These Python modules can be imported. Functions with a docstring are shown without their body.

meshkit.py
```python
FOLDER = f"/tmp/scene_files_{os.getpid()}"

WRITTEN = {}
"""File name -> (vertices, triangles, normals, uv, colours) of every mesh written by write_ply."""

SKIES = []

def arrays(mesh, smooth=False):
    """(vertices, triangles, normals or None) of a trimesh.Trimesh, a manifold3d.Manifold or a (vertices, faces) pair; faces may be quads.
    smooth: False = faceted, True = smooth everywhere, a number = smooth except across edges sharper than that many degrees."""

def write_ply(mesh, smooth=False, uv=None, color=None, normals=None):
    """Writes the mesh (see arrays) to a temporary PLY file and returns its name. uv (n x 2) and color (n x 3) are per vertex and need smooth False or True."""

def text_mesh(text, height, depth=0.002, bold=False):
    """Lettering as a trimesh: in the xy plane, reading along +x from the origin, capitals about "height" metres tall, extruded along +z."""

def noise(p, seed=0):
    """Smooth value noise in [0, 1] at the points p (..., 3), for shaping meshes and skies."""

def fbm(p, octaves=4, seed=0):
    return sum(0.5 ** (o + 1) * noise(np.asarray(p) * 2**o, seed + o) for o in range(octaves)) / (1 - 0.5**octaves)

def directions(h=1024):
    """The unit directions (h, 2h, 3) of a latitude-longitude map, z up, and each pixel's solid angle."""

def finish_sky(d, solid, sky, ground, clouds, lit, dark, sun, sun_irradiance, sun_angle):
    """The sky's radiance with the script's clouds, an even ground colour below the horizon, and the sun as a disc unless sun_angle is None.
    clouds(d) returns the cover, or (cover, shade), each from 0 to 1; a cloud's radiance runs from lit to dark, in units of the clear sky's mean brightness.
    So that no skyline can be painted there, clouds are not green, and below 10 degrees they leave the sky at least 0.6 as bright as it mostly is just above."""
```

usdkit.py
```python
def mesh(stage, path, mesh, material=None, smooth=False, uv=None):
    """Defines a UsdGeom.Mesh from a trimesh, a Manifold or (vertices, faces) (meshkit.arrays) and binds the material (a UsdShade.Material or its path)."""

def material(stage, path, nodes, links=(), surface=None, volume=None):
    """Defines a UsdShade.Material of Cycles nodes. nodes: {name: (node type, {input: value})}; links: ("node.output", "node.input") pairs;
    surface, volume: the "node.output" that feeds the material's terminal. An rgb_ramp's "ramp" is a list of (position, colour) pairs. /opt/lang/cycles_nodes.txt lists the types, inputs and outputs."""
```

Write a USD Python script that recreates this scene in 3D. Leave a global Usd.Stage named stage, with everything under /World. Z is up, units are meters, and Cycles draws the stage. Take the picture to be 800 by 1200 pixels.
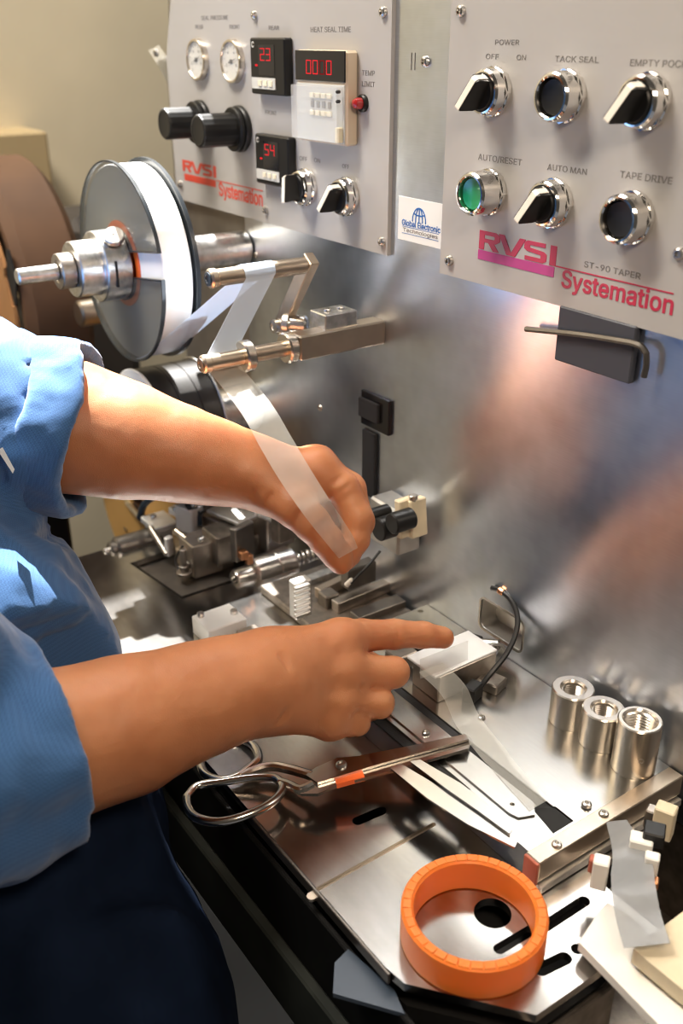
import math, numpy as np, trimesh, usdkit, meshkit
import manifold3d as m3
from shapely.geometry import Polygon, Point, box as sbox, LineString
from shapely.ops import unary_union
from shapely import affinity
from pxr import Usd, UsdGeom, UsdLux, UsdShade, Gf, Sdf

stage = Usd.Stage.CreateInMemory()
UsdGeom.SetStageUpAxis(stage, 'Z'); UsdGeom.SetStageMetersPerUnit(stage, 1.0)
UsdGeom.Xform.Define(stage, '/World')
# ------------------------------------------------------------------ camera
# world: X to the right along the machine's back plate (y = 0), Y into the plate, Z up, deck near z = 0
FPX, HZ = 1150.0, 560.0
PITCH = math.atan2(HZ, FPX); YAW = math.atan2(900, math.hypot(FPX, HZ))
_fh = np.array([-math.cos(YAW), math.sin(YAW), 0.0])
CR = np.array([math.sin(YAW), math.cos(YAW), 0.0]); UPZ = np.array([0, 0, 1.0])
CF = _fh * math.cos(PITCH) - UPZ * math.sin(PITCH); CU = _fh * math.sin(PITCH) + UPZ * math.cos(PITCH)
CAM = np.array([0.3595, -0.4688, 0.4411])
cam = UsdGeom.Camera.Define(stage, '/World/camera')
M = Gf.Matrix4d(*CR, 0, *CU, 0, *(-CF), 0, *CAM, 1)
cam.AddTransformOp().Set(M)
cam.CreateHorizontalApertureAttr(24.0); cam.CreateVerticalApertureAttr(36.0)
cam.CreateFocalLengthAttr(FPX / 800 * 24.0)
cam.CreateClippingRangeAttr(Gf.Vec2f(0.02, 50))
cam.CreateFStopAttr(6.3); cam.CreateFocusDistanceAttr(0.66)
cam.CreateExposureAttr(-0.14)
# ------------------------------------------------------------------ lights
dome = UsdLux.DomeLight.Define(stage, '/World/room_light')
dome.CreateIntensityAttr(0.025); dome.CreateColorAttr(Gf.Vec3f(1.0, 0.88, 0.74))
def rect_light(name, pos, target, w, h, inten, col):
    l = UsdLux.RectLight.Define(stage, '/World/' + name)
    l.CreateWidthAttr(w); l.CreateHeightAttr(h); l.CreateIntensityAttr(inten); l.CreateColorAttr(Gf.Vec3f(*col))
    z = np.array(pos, float) - np.array(target, float); z /= np.linalg.norm(z)
    x = np.cross([0, 0, 1.0], z); x /= np.linalg.norm(x); y = np.cross(z, x)
    l.AddTransformOp().Set(Gf.Matrix4d(*x, 0, *y, 0, *z, 0, *pos, 1))
key = UsdLux.DistantLight.Define(stage, '/World/sun_light')       # hard light from above left, behind the plate's top edge
key.CreateAngleAttr(0.5); key.CreateNormalizeAttr(True); key.CreateIntensityAttr(10.5); key.CreateColorAttr(Gf.Vec3f(1.0, 0.98, 0.95))
_z = np.array([-.42, .12, .85]); _z /= np.linalg.norm(_z); _x = np.cross([0, 1.0, 0], _z); _x /= np.linalg.norm(_x); _y = np.cross(_z, _x)
key.AddTransformOp().Set(Gf.Matrix4d(*_x, 0, *_y, 0, *_z, 0, 0, 0, 3, 1))
rect_light('ceiling_lamp', (-0.60, -0.50, 1.90), (-0.2, -0.15, 0.1), 1.1, 0.4, 12, (1.0, 0.86, 0.72))
rect_light('bench_lamp', (0.48, -0.36, 0.74), (0.06, -0.16, 0.0), 0.16, 0.16, 50, (1.0, 0.80, 0.60))
rect_light('wall_fill', (-0.75, -0.9, 1.9), (-1.4, 0.2, 0.6), 0.9, 0.3, 70, (1.0, 0.92, 0.80))  # no lamp there: fill light added to brighten the left wall
rect_light('window_light', (-1.38, 0.10, 2.40), (0.1, -0.2, 0.2), 2.4, 0.50, 9.0, (0.86, 0.94, 1.0))
# ------------------------------------------------------------------ measuring helpers (photo pixel -> point on a real plane)
def ray(px, py): return CR * (px - 400) / FPX - CU * (py - 600) / FPX + CF
def pl(px, py, y=0.0): d = ray(px, py); return CAM + d * ((y - CAM[1]) / d[1])
def dk(px, py, z=0.0): d = ray(px, py); return CAM + d * ((z - CAM[2]) / d[2])
def at(px, py, D): return CAM + ray(px, py) * D
# ------------------------------------------------------------------ mesh helpers
CAT = trimesh.util.concatenate
def unit(v): v = np.asarray(v, float); return v / np.linalg.norm(v)
def frame(axis):
    z = unit(axis); x = np.cross(UPZ if abs(z[2]) < .9 else np.array([1.0, 0, 0]), z); x = unit(x); return x, np.cross(z, x), z
def lathe(profile, origin, axis, n=40):
    """profile: (radius, height) from the bottom up, height along axis; closed when radius starts/ends at 0."""
    pr = np.array(profile, float); x, y, z = frame(axis); a = np.arange(n) * 2 * np.pi / n
    ring = np.cos(a)[:, None] * x + np.sin(a)[:, None] * y
    v = (np.asarray(origin) + pr[:, 1][:, None, None] * z + pr[:, 0][:, None, None] * ring[None]).reshape(-1, 3)
    k = len(pr); f = []
    i, j = np.meshgrid(np.arange(k - 1), np.arange(n), indexing='ij')
    q = np.stack([i * n + j, i * n + (j + 1) % n, (i + 1) * n + (j + 1) % n, (i + 1) * n + j], -1).reshape(-1, 4)
    t = trimesh.Trimesh(v, np.vstack([q[:, [0, 1, 2]], q[:, [0, 2, 3]]]), process=False)
    t.merge_vertices(); t.update_faces(t.nondegenerate_faces()); t.remove_unreferenced_vertices()
    return t
def rod(p0, p1, r0, r1=None, bev=0.0006, n=32):
    p0, p1 = np.array(p0, float), np.array(p1, float); r1 = r0 if r1 is None else r1; L = np.linalg.norm(p1 - p0)
    b = min(bev, r0 * .4, r1 * .4, L * .4)
    return lathe([(0, 0), (r0 - b, 0), (r0, b), (r1, L - b), (r1 - b, L), (0, L)], p0, p1 - p0, n)
def ring(c, axis, ro, ri, h, bev=0.0005, n=56):
    """annulus of height h along axis, starting at c"""
    return lathe([(ri, bev), (ri + bev, 0), (ro - bev, 0), (ro, bev), (ro, h - bev), (ro - bev, h), (ri + bev, h), (ri, h - bev), (ri, bev)], c, axis, n)
def bx(c, s, bev=0.0006, rz=0.0, R=None):
    """bevelled box, centre c, size s, turned rz about z"""
    h = np.array(s, float) / 2; b = min(bev, h.min() * .45); pts = []
    for sx in (-1, 1):
        for sy in (-1, 1):
            for sz in (-1, 1):
                sg = np.array([sx, sy, sz])
                for k in range(3):
                    e = h.copy() - b; e[k] = h[k]; pts.append(sg * e)
    t = trimesh.convex.convex_hull(np.array(pts))
    Rm = R if R is not None else trimesh.transformations.rotation_matrix(rz, [0, 0, 1])[:3, :3]
    T = np.eye(4); T[:3, :3] = Rm; T[:3, 3] = c; t.apply_transform(T); return t
def hull(pts): return trimesh.convex.convex_hull(np.array(pts, float))
def tube(pts, r, n=10, closed=False, caps=True):
    p = np.asarray(pts, float); k = len(p); rr = np.broadcast_to(np.asarray(r, float), (k,))
    if closed: t = np.roll(p, -1, 0) - np.roll(p, 1, 0)
    else: t = np.gradient(p, axis=0)
    t /= np.linalg.norm(t, axis=1, keepdims=True) + 1e-12
    u = np.cross(t[0], UPZ if abs(t[0][2]) < .9 else [1, 0, 0]); U = []
    for i in range(k):
        u = u - t[i] * (u @ t[i]); u /= np.linalg.norm(u) + 1e-12; U.append(u)
    U = np.array(U); W = np.cross(t, U); a = np.arange(n) * 2 * np.pi / n
    v = p[:, None] + rr[:, None, None] * (np.cos(a)[None, :, None] * U[:, None] + np.sin(a)[None, :, None] * W[:, None])
    v = v.reshape(-1, 3); m = k if closed else k - 1
    i, j = np.meshgrid(np.arange(m), np.arange(n), indexing='ij'); i2 = (i + 1) % k
    q = np.stack([i * n + j, i * n + (j + 1) % n, i2 * n + (j + 1) % n, i2 * n + j], -1).reshape(-1, 4)
    f = np.vstack([q[:, [0, 1, 2]], q[:, [0, 2, 3]]])
    if caps and not closed:
        v = np.vstack([v, p[0], p[-1]]); c0, c1 = k * n, k * n + 1; J = np.arange(n)
        f = np.vstack([f, np.stack([(J + 1) % n, J, np.full(n, c0)], 1), np.stack([(k - 1) * n + J, (k - 1) * n + (J + 1) % n, np.full(n, c1)], 1)])
    return trimesh.Trimesh(v, f, process=False)
def spline(pts, n=24):
    """Catmull-Rom through the points"""
    p = np.asarray(pts, float); P = np.vstack([2 * p[0] - p[1], p, 2 * p[-1] - p[-2]]); out = []
    per = max(2, n // (len(p) - 1))
    for i in range(1, len(P) - 2):
        for s in np.linspace(0, 1, per, endpoint=False):
            a, b, c, d = P[i - 1], P[i], P[i + 1], P[i + 2]
            out.append(.5 * ((2 * b) + (c - a) * s + (2 * a - 5 * b + 4 * c - d) * s * s + (3 * b - a - 3 * c + d) * s ** 3))
    out.append(p[-1]); return np.array(out)
def ribbon(pts, widths, thick=0.0004):
    """thin tape of real thickness: pts centre line (n,3), widths (n,3) half-width vectors"""
    p, w = np.asarray(pts, float), np.asarray(widths, float); t = np.gradient(p, axis=0)
    nn = np.cross(t, w); nn /= np.linalg.norm(nn, axis=1, keepdims=True) + 1e-12; o = nn * thick / 2
    v = np.stack([p - w - o, p + w - o, p + w + o, p - w + o], 1).reshape(-1, 3); k = len(p); f = []
    for i in range(k - 1):
        for j in range(4):
            a, b, c, d = i * 4 + j, i * 4 + (j + 1) % 4, (i + 1) * 4 + (j + 1) % 4, (i + 1) * 4 + j
            f += [[a, b, c], [a, c, d]]
    f += [[0, 2, 1], [0, 3, 2]]; e = (k - 1) * 4; f += [[e, e + 1, e + 2], [e, e + 2, e + 3]]
    return trimesh.Trimesh(v, f, process=False)
def slab(poly, h, plane='xy', at_=0.0):
    """extrudes shapely polygon: 'xy' up from z = at_; 'xz' out of the plate: from y = at_ to y = at_ - h"""
    ms = [trimesh.creation.extrude_polygon(g, h, engine='earcut') for g in getattr(poly, 'geoms', [poly]) if g.area > 1e-10]
    t = CAT(ms); v = t.vertices.copy()
    if plane == 'xy': v[:, 2] += at_; t.vertices = v
    else: t.vertices = np.stack([v[:, 0], at_ - v[:, 2], v[:, 1]], 1)
    return t
def rrect(x0, y0, x1, y1, r): return sbox(x0 + r, y0 + r, x1 - r, y1 - r).buffer(r, quad_segs=6)
def slot(a, b, r): return LineString([a[:2], b[:2]]).buffer(r, quad_segs=8)
def text_on_plate(s, x0, z0, h, width=None, y=-0.0035, bold=False, depth=0.0003, slant=0.0):
    """lettering lying on the plate, reading along +X, base line at z0"""
    t = meshkit.text_mesh(s, h, depth, bold); v = t.vertices.copy(); v[:, 0] -= v[:, 0].min()
    if width: v[:, 0] *= width / v[:, 0].max()
    v[:, 0] += slant * v[:, 1]
    t.vertices = np.stack([x0 + v[:, 0], y - v[:, 2], z0 + v[:, 1]], 1); return t
def plate_text_px(s, pa, pb, hpx, **k):
    """base line from pixel pa to pixel pb on the panel face"""
    a, b = pl(*pa, k.get('y', -.0035)), pl(*pb, k.get('y', -.0035)); c = pl(pa[0], pa[1] - hpx, k.get('y', -.0035))
    return text_on_plate(s, a[0], (a[2] + b[2]) / 2, c[2] - a[2], b[0] - a[0], **k)
def surface_nets(fn, lo, hi, h):
    lo, hi = np.array(lo, float), np.array(hi, float); n = np.ceil((hi - lo) / h).astype(int) + 1
    ax = [lo[i] + h * np.arange(n[i]) for i in range(3)]
    F = np.empty(n, np.float32)
    for i in range(0, n[0], 24):
        g = np.stack(np.meshgrid(ax[0][i:i + 24], ax[1], ax[2], indexing='ij'), -1)
        F[i:i + 24] = fn(g.reshape(-1, 3)).reshape(g.shape[:3])
    for k_ in range(3):
        for e_ in (0, -1):
            g_ = [slice(None)] * 3; g_[k_] = e_; F[tuple(g_)] = np.maximum(F[tuple(g_)], h * .3)
    ins = F < 0; acc = np.zeros((*(n - 1), 3)); cnt = np.zeros(n - 1)
    corners = [(a, b, c) for a in (0, 1) for b in (0, 1) for c in (0, 1)]
    sl = lambda o: tuple(slice(o[k], o[k] + n[k] - 1) for k in range(3))
    for a in corners:
        for k in range(3):
            if a[k]: continue
            b = list(a); b[k] = 1; b = tuple(b); Fa, Fb = F[sl(a)], F[sl(b)]; cr = (Fa < 0) != (Fb < 0)
            with np.errstate(divide='ignore', invalid='ignore'): t = np.where(cr, Fa / (Fa - Fb), 0)
            pos = np.zeros((*(n - 1), 3)); pos[...] = a; pos[..., k] += t
            acc += np.where(cr[..., None], pos, 0); cnt += cr
    act = cnt > 0; idx = -np.ones(n - 1, int); idx[act] = np.arange(act.sum())
    base = np.argwhere(act); V = lo + h * (base + acc[act] / cnt[act][:, None]); Q = []
    for k in range(3):
        a, b = [(1, 2), (2, 0), (0, 1)][k]
        s0 = [slice(None)] * 3; s1 = [slice(None)] * 3; s0[k] = slice(0, n[k] - 1); s1[k] = slice(1, n[k])
        cr = ins[tuple(s0)] != ins[tuple(s1)]; w = np.argwhere(cr)
        w = w[(w[:, a] > 0) & (w[:, b] > 0) & (w[:, a] < n[a] - 1) & (w[:, b] < n[b] - 1)]
        def cell(da, db): c = w.copy(); c[:, a] -= da; c[:, b] -= db; return idx[tuple(c.T)]
        q = np.stack([cell(1, 1), cell(0, 1), cell(0, 0), cell(1, 0)], 1); flip = ~ins[tuple(w.T)]
        q[flip] = q[flip][:, ::-1]; Q.append(q)
    Q = np.vstack(Q); Q = Q[(Q >= 0).all(1)]
    return trimesh.Trimesh(V, np.vstack([Q[:, [0, 1, 2]], Q[:, [0, 2, 3]]]), process=False)
def cone(p, a, b, ra, rb):
    a, b = np.asarray(a, float), np.asarray(b, float); d = b - a; t = np.clip(((p - a) @ d) / (d @ d), 0, 1)
    return np.linalg.norm(p - a - t[:, None] * d, axis=1) - (ra + (rb - ra) * t)
def smin(a, b, k):
    h = np.clip(.5 + .5 * (b - a) / k, 0, 1); return b + (a - b) * h - k * h * (1 - h)
# ------------------------------------------------------------------ scene helpers
_used = {}
def numbered(parent, name):
    k = _used.get((parent, name), 0); _used[(parent, name)] = k + 1
    return name if k == 0 else f'{name}_{k:03d}'
class Thing:
    def __init__(s, name, label, cat, base=(0, 0, 0), group=None, kind=None):
        s.path = '/World/' + numbered('/World', name); s.base = np.array(base, float)
        x = UsdGeom.Xform.Define(stage, s.path); x.AddTranslateOp().Set(Gf.Vec3d(*map(float, base))); P = x.GetPrim()
        if label: P.SetCustomDataByKey('label', label)
        if cat: P.SetCustomDataByKey('category', cat)
        if group: P.SetCustomDataByKey('group', group)
        if kind: P.SetCustomDataByKey('kind', kind)
    def p(s, name, mesh, mat, parent=None, smooth=30, label=None, kind=None):
        par = parent or s.path; path = par + '/' + numbered(par, name)
        if isinstance(mesh, list): mesh = CAT(mesh)
        mesh = mesh.copy(); mesh.vertices = mesh.vertices - s.base
        g = usdkit.mesh(stage, path, mesh, MT[mat], smooth=smooth).GetPrim()
        if label: g.SetCustomDataByKey('label', label)
        if kind: g.SetCustomDataByKey('kind', kind)
        return path
def single(name, mesh, mat, label=None, cat=None, group=None, kind=None, smooth=30):
    path = '/World/' + numbered('/World', name)
    if isinstance(mesh, list): mesh = CAT(mesh)
    g = usdkit.mesh(stage, path, mesh, MT[mat], smooth=smooth).GetPrim()
    for k, v in (('label', label), ('category', cat), ('group', group), ('kind', kind)):
        if v: g.SetCustomDataByKey(k, v)
    return path
# ------------------------------------------------------------------ materials
MT = {}
def mat(name, col, rough=.5, metal=0.0, var=0.0, scale=40.0, bump=0.0, bscale=200.0, stretch=(1, 1, 1), col2=None, rvar=0.0, **kw):
    nodes = {'p': ('principled_bsdf', {'base_color': col, 'roughness': rough, 'metallic': metal, **kw}), 'g': ('geometry', {}), 'm': ('mapping', {'scale': stretch})}
    links = [('g.position', 'm.vector')]
    if var or col2:
        c2 = col2 or tuple(c * (1 - var) for c in col)
        nodes['n'] = ('noise_texture', {'scale': scale, 'detail': 4.0}); nodes['r'] = ('rgb_ramp', {'ramp': [(.3, col), (.7, c2)]})
        links += [('m.vector', 'n.vector'), ('n.fac', 'r.fac'), ('r.color', 'p.base_color')]
    if rvar:
        nodes['rn'] = ('noise_texture', {'scale': scale * 1.7, 'detail': 4.0}); nodes['rm'] = ('map_range', {'from_min': .3, 'from_max': .7, 'to_min': rough - rvar, 'to_max': rough + rvar})
        links += [('m.vector', 'rn.vector'), ('rn.fac', 'rm.value'), ('rm.result', 'p.roughness')]
    if bump:
        nodes['bn'] = ('noise_texture', {'scale': bscale, 'detail': 3.0}); nodes['b'] = ('bump', {'strength': bump, 'distance': .001})
        links += [('m.vector', 'bn.vector'), ('bn.fac', 'b.height'), ('b.normal', 'p.normal')]
    MT[name] = usdkit.material(stage, '/World/Looks/' + name, nodes, links, surface='p.BSDF')
def brushed(name, col, rough, aniso, tangent, var=.08, scale=30, stretch=(2, 40, 40), rvar=.05, rot=0.0):
    nodes = {'p': ('principled_bsdf', {'metallic': 1.0, 'anisotropic': aniso, 'anisotropic_rotation': rot}), 'g': ('geometry', {}), 'm': ('mapping', {'scale': stretch}),
             't': ('combine_xyz', dict(zip('xyz', tangent))), 'n': ('noise_texture', {'scale': scale, 'detail': 5.0, 'roughness': .6}),
             'n2': ('noise_texture', {'scale': 9.0, 'detail': 4.0}), 'r': ('rgb_ramp', {'ramp': [(.25, tuple(c * (1 - var) for c in col)), (.75, col)]}),
             'rm': ('map_range', {'from_min': .3, 'from_max': .7, 'to_min': rough - rvar, 'to_max': rough + rvar})}
    links = [('g.position', 'm.vector'), ('m.vector', 'n.vector'), ('n.fac', 'r.fac'), ('r.color', 'p.base_color'), ('g.position', 'n2.vector'), ('n2.fac', 'rm.value'), ('rm.result', 'p.roughness'), ('t.vector', 'p.tangent')]
    MT[name] = usdkit.material(stage, '/World/Looks/' + name, nodes, links, surface='p.BSDF')
def film(name, opacity, col, rough=.15):
    nodes = {'t': ('transparent_bsdf', {}), 'p': ('principled_bsdf', {'base_color': col, 'roughness': rough}), 'x': ('mix_closure', {'fac': opacity})}
    MT[name] = usdkit.material(stage, '/World/Looks/' + name, nodes, [('t.BSDF', 'x.closure1'), ('p.BSDF', 'x.closure2')], surface='x.closure')
def emit(name, col, strength):
    MT[name] = usdkit.material(stage, '/World/Looks/' + name, {'e': ('emission', {'color': col, 'strength': strength})}, [], surface='e.emission')
brushed('steel_plate', (.70, .745, .82), .28, .65, (1, 0, 0), rot=0.25)
brushed('steel_deck', (.43, .41, .385), .19, .3, (1, 0, 0), var=.2, scale=14, stretch=(3, 10, 10), rvar=.05)
brushed('steel_upper', (.58, .565, .53), .20, .3, (1, 0, 0), var=.1, rvar=.03)
mat('side_plate', (.34, .31, .27), .42, .8, var=.2)
mat('panel_paint', (.41, .397, .387), .33, 0, var=.05, scale=8)
mat('aluminium', (.72, .71, .69), .30, 1, var=.1, scale=60, rvar=.06)
mat('aluminium_matte', (.66, .64, .60), .45, 1, var=.15, scale=90)
mat('aluminium_white', (.80, .80, .79), .38, .55, var=.05)
mat('chrome', (.80, .78, .75), .10, 1)
mat('nickel', (.74, .68, .60), .22, 1, var=.1, scale=50)
mat('steel_tan', (.56, .47, .37), .34, 1, var=.15, scale=60)
mat('bolt_steel', (.62, .60, .57), .25, 1)
mat('dark_steel', (.20, .18, .16), .38, .9, var=.3, scale=60)
mat('oily_steel', (.30, .26, .22), .4, .9, var=.5, scale=80, bump=.2)
mat('tool_steel', (.45, .40, .35), .35, .95, var=.35, scale=70)
mat('black_plastic', (.010, .010, .010), .38, 0, specular_ior_level=.3)
mat('black_matte', (.010, .010, .011), .6, 0, bump=.3, bscale=900)
mat('velcro', (.018, .018, .020), .9, 0, bump=1.0, bscale=1500, var=.4, scale=600)
mat('dark_iron', (.030, .034, .030), .6, 0, var=.4, scale=25, specular_ior_level=.12)
mat('machine_black', (.006, .006, .006), .6, 0, specular_ior_level=.12)
mat('hole_black', (.004, .004, .004), .7, 0)
mat('knob_bar', (.78, .74, .66), .35, 0)
mat('green_lens', (.005, .24, .09), .22, 0, coat_weight=.6)
mat('red_lens', (.35, .012, .012), .2, 0, coat_weight=.6)
mat('dial_white', (.58, .57, .53), .5, 0)
mat('ink_grey', (.17, .16, .15), .6, 0)
mat('ink_black', (.03, .03, .03), .6, 0)
mat('ink_red', (.60, .06, .035), .4, 0)
mat('ink_crimson', (.46, .03, .07), .35, 0)
mat('ink_magenta', (.44, .045, .22), .35, 0)
mat('ink_blue', (.01, .12, .42), .5, 0)
mat('sticker_white', (.78, .80, .80), .4, 0)
mat('timer_case', (.66, .55, .42), .45, 0)
mat('timer_face', (.50, .51, .50), .5, 0)
mat('ivory', (.74, .68, .52), .5, 0)
mat('screen_black', (.012, .012, .014), .12, 0)
emit('led_red', (1.0, .03, .04), 1.1); emit('led_dim', (1.0, .02, .03), .25)
film('clear_cover', .14, (.85, .88, .90), .1)
film('clear_tape', .20, (.62, .62, .58), .3)
film('blue_tape', .55, (.62, .72, .86), .25)
film('smoky_plastic', .48, (.12, .12, .10), .10)
film('grey_film', .62, (.30, .31, .32), .2)
mat('flange_edge', (.02, .025, .03), .25, 0)
mat('white_tape', (.88, .87, .83), .35, 0, var=.06, scale=20)
mat('orange_plastic', (1.0, .21, .03), .38, 0, bump=.15, bscale=400, stretch=(.2, .2, 4), subsurface_weight=.35, subsurface_scale=.006, subsurface_radius=(1, .3, .1))
mat('orange_core', (.80, .13, .015), .4, 0)
mat('film_black', (.022, .020, .018), .35, 0, var=.4, scale=300, stretch=(.1, 1, .1))
mat('white_plastic', (.80, .78, .73), .5, 0)
mat('cream_plastic', (.70, .60, .42), .5, 0, var=.15, scale=60)
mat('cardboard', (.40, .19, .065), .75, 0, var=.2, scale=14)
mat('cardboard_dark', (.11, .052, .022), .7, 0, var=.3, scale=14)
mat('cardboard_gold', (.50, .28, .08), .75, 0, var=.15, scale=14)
mat('carton', (.46, .35, .19), .8, 0, var=.08, scale=6)
mat('wall_cream', (.72, .635, .46), .7, 0, var=.16, scale=3.5, bump=.15, bscale=30)
mat('floor_dark', (.012, .013, .016), .6, 0, var=.3, scale=5)
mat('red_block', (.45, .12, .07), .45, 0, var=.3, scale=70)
mat('cable_black', (.012, .012, .012), .4, 0)
mat('hose_blue', (.02, .035, .055), .3, 0)
mat('wire_white', (.75, .70, .62), .5, 0)
mat('copper', (.75, .36, .18), .3, 1)
mat('scissor_steel', (.62, .58, .53), .18, 1)
mat('orange_paint', (.85, .14, .03), .35, 0)
mat('flap_blue', (.03, .045, .07), .35, 0)
# skin
MT['skin'] = usdkit.material(stage, '/World/Looks/skin', {
    'g': ('geometry', {}), 'n': ('noise_texture', {'scale': 28.0, 'detail': 4.0}), 'n2': ('noise_texture', {'scale': 900.0, 'detail': 3.0}), 'vo': ('voronoi_texture', {'scale': 1300.0}),
    'r': ('rgb_ramp', {'ramp': [(.3, (.46, .19, .082)), (.72, (.38, .142, .056))]}), 'b': ('bump', {'strength': .14, 'distance': .0006}),
    'p': ('principled_bsdf', {'roughness': .48, 'subsurface_weight': .22, 'subsurface_scale': .006, 'subsurface_radius': (1.0, .35, .18)})},
    [('g.position', 'n.vector'), ('g.position', 'n2.vector'), ('g.position', 'vo.vector'), ('n.fac', 'r.fac'), ('r.color', 'p.base_color'), ('vo.distance', 'b.height'), ('b.normal', 'p.normal')], surface='p.BSDF')
mat('nail', (.70, .42, .33), .3, 0)
# blue woven coat
MT['coat'] = usdkit.material(stage, '/World/Looks/coat', {
    'g': ('geometry', {}), 'm': ('mapping', {'rotation': (.5, .35, .4), 'scale': (900.0, 900.0, 900.0)}), 'w': ('checker_texture', {'scale': 1.0, 'color1': (.040, .130, .31), 'color2': (.026, .095, .245)}),
    'n': ('noise_texture', {'scale': 16.0, 'detail': 3.0}), 'x': ('mix_color', {'blend_type': 'multiply', 'fac': .5}), 'r': ('rgb_ramp', {'ramp': [(.3, (.8, .84, .9)), (.7, (1, 1, 1))]}),
    'v': ('noise_texture', {'scale': 1400.0, 'detail': 2.0}), 'b': ('bump', {'strength': .25, 'distance': .0008}), 'p': ('principled_bsdf', {'roughness': .85, 'sheen_weight': .25})},
    [('g.position', 'm.vector'), ('m.vector', 'w.vector'), ('g.position', 'n.vector'), ('n.fac', 'r.fac'), ('w.color', 'x.a'), ('r.color', 'x.b'), ('x.result', 'p.base_color'), ('g.position', 'v.vector'), ('v.fac', 'b.height'), ('b.normal', 'p.normal')], surface='p.BSDF')
mat('coat_seam', (.045, .17, .43), .85, 0)
mat('hair_dark', (.02, .014, .010), .5, 0, var=.4, scale=90)
mat('trousers', (.007, .014, .034), .9, 0, var=.4, scale=20, specular_ior_level=.06)
ZU, ZL = 0.008, -0.014  # upper and lower deck
XS = -0.4637           # spindle line and left edge of the bright plate
# ================================================================== setting
wl = sbox(-1.8, -.95, 2.2, 3.4).difference(sbox(-1.6, 2.06, 1.9, 2.67))      # wall with a high window, unseen, its opening shaped to confine the sun
wm = trimesh.creation.extrude_polygon(wl, .04, engine='earcut'); wm.vertices = np.stack([-1.44 + wm.vertices[:, 2], wm.vertices[:, 0], wm.vertices[:, 1]], 1); wm.fix_normals()
single('wall_left', wm, 'wall_cream', kind='structure')
single('floor', bx((0, -0.3, -0.97), (4.0, 4.0, 0.04), .002), 'floor_dark', kind='structure')
# ================================================================== machine frame
mc = Thing('taping_machine', 'brushed stainless steel bench machine with upright back plate and flat work deck', 'machine', (0, 0, ZL))
op = rrect(-.1185, .0185, -.0695, .0475, .006)
cut = lambda P, *h: P.difference(unary_union(h))
mc.p('backplate', slab(cut(sbox(XS, -.03, .25, 1.06), op), .004, 'xz', .004), 'steel_plate', label='tall brushed steel plate')  # unseen upper part of the plates made taller to shade the upper hand
mc.p('side_plate', slab(Polygon([(-.612, -.03), (XS, -.03), (XS, 1.06), (-.56, 1.06), (-.60, .45), (-.612, .40)]), .003, 'xz', .006), 'side_plate', label='dull grey plate left of the seam')
mc.p('opening_liner', [slab(cut(op.buffer(.0012), op.buffer(-.0006)), .016, 'xz', .0185), slab(op.buffer(.001), .002, 'xz', .0205)], 'aluminium_matte', label='recess of the rectangular opening')
mc.p('opening_rim', slab(cut(op.buffer(.0004), op.buffer(-.0014)), .0012, 'xz', .0008), 'nickel')
yF = -.236
P2 = lambda px, py, z: dk(px, py, z)[:2]
low = Polygon([(-.47, yF), (.07, yF), (.084, yF + .002), (.138, -.190), (.139, -.095), (.088, -.095), (.088, -.02), (-.20, -.02), (-.20, -.0005), (-.47, -.0005)])
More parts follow.
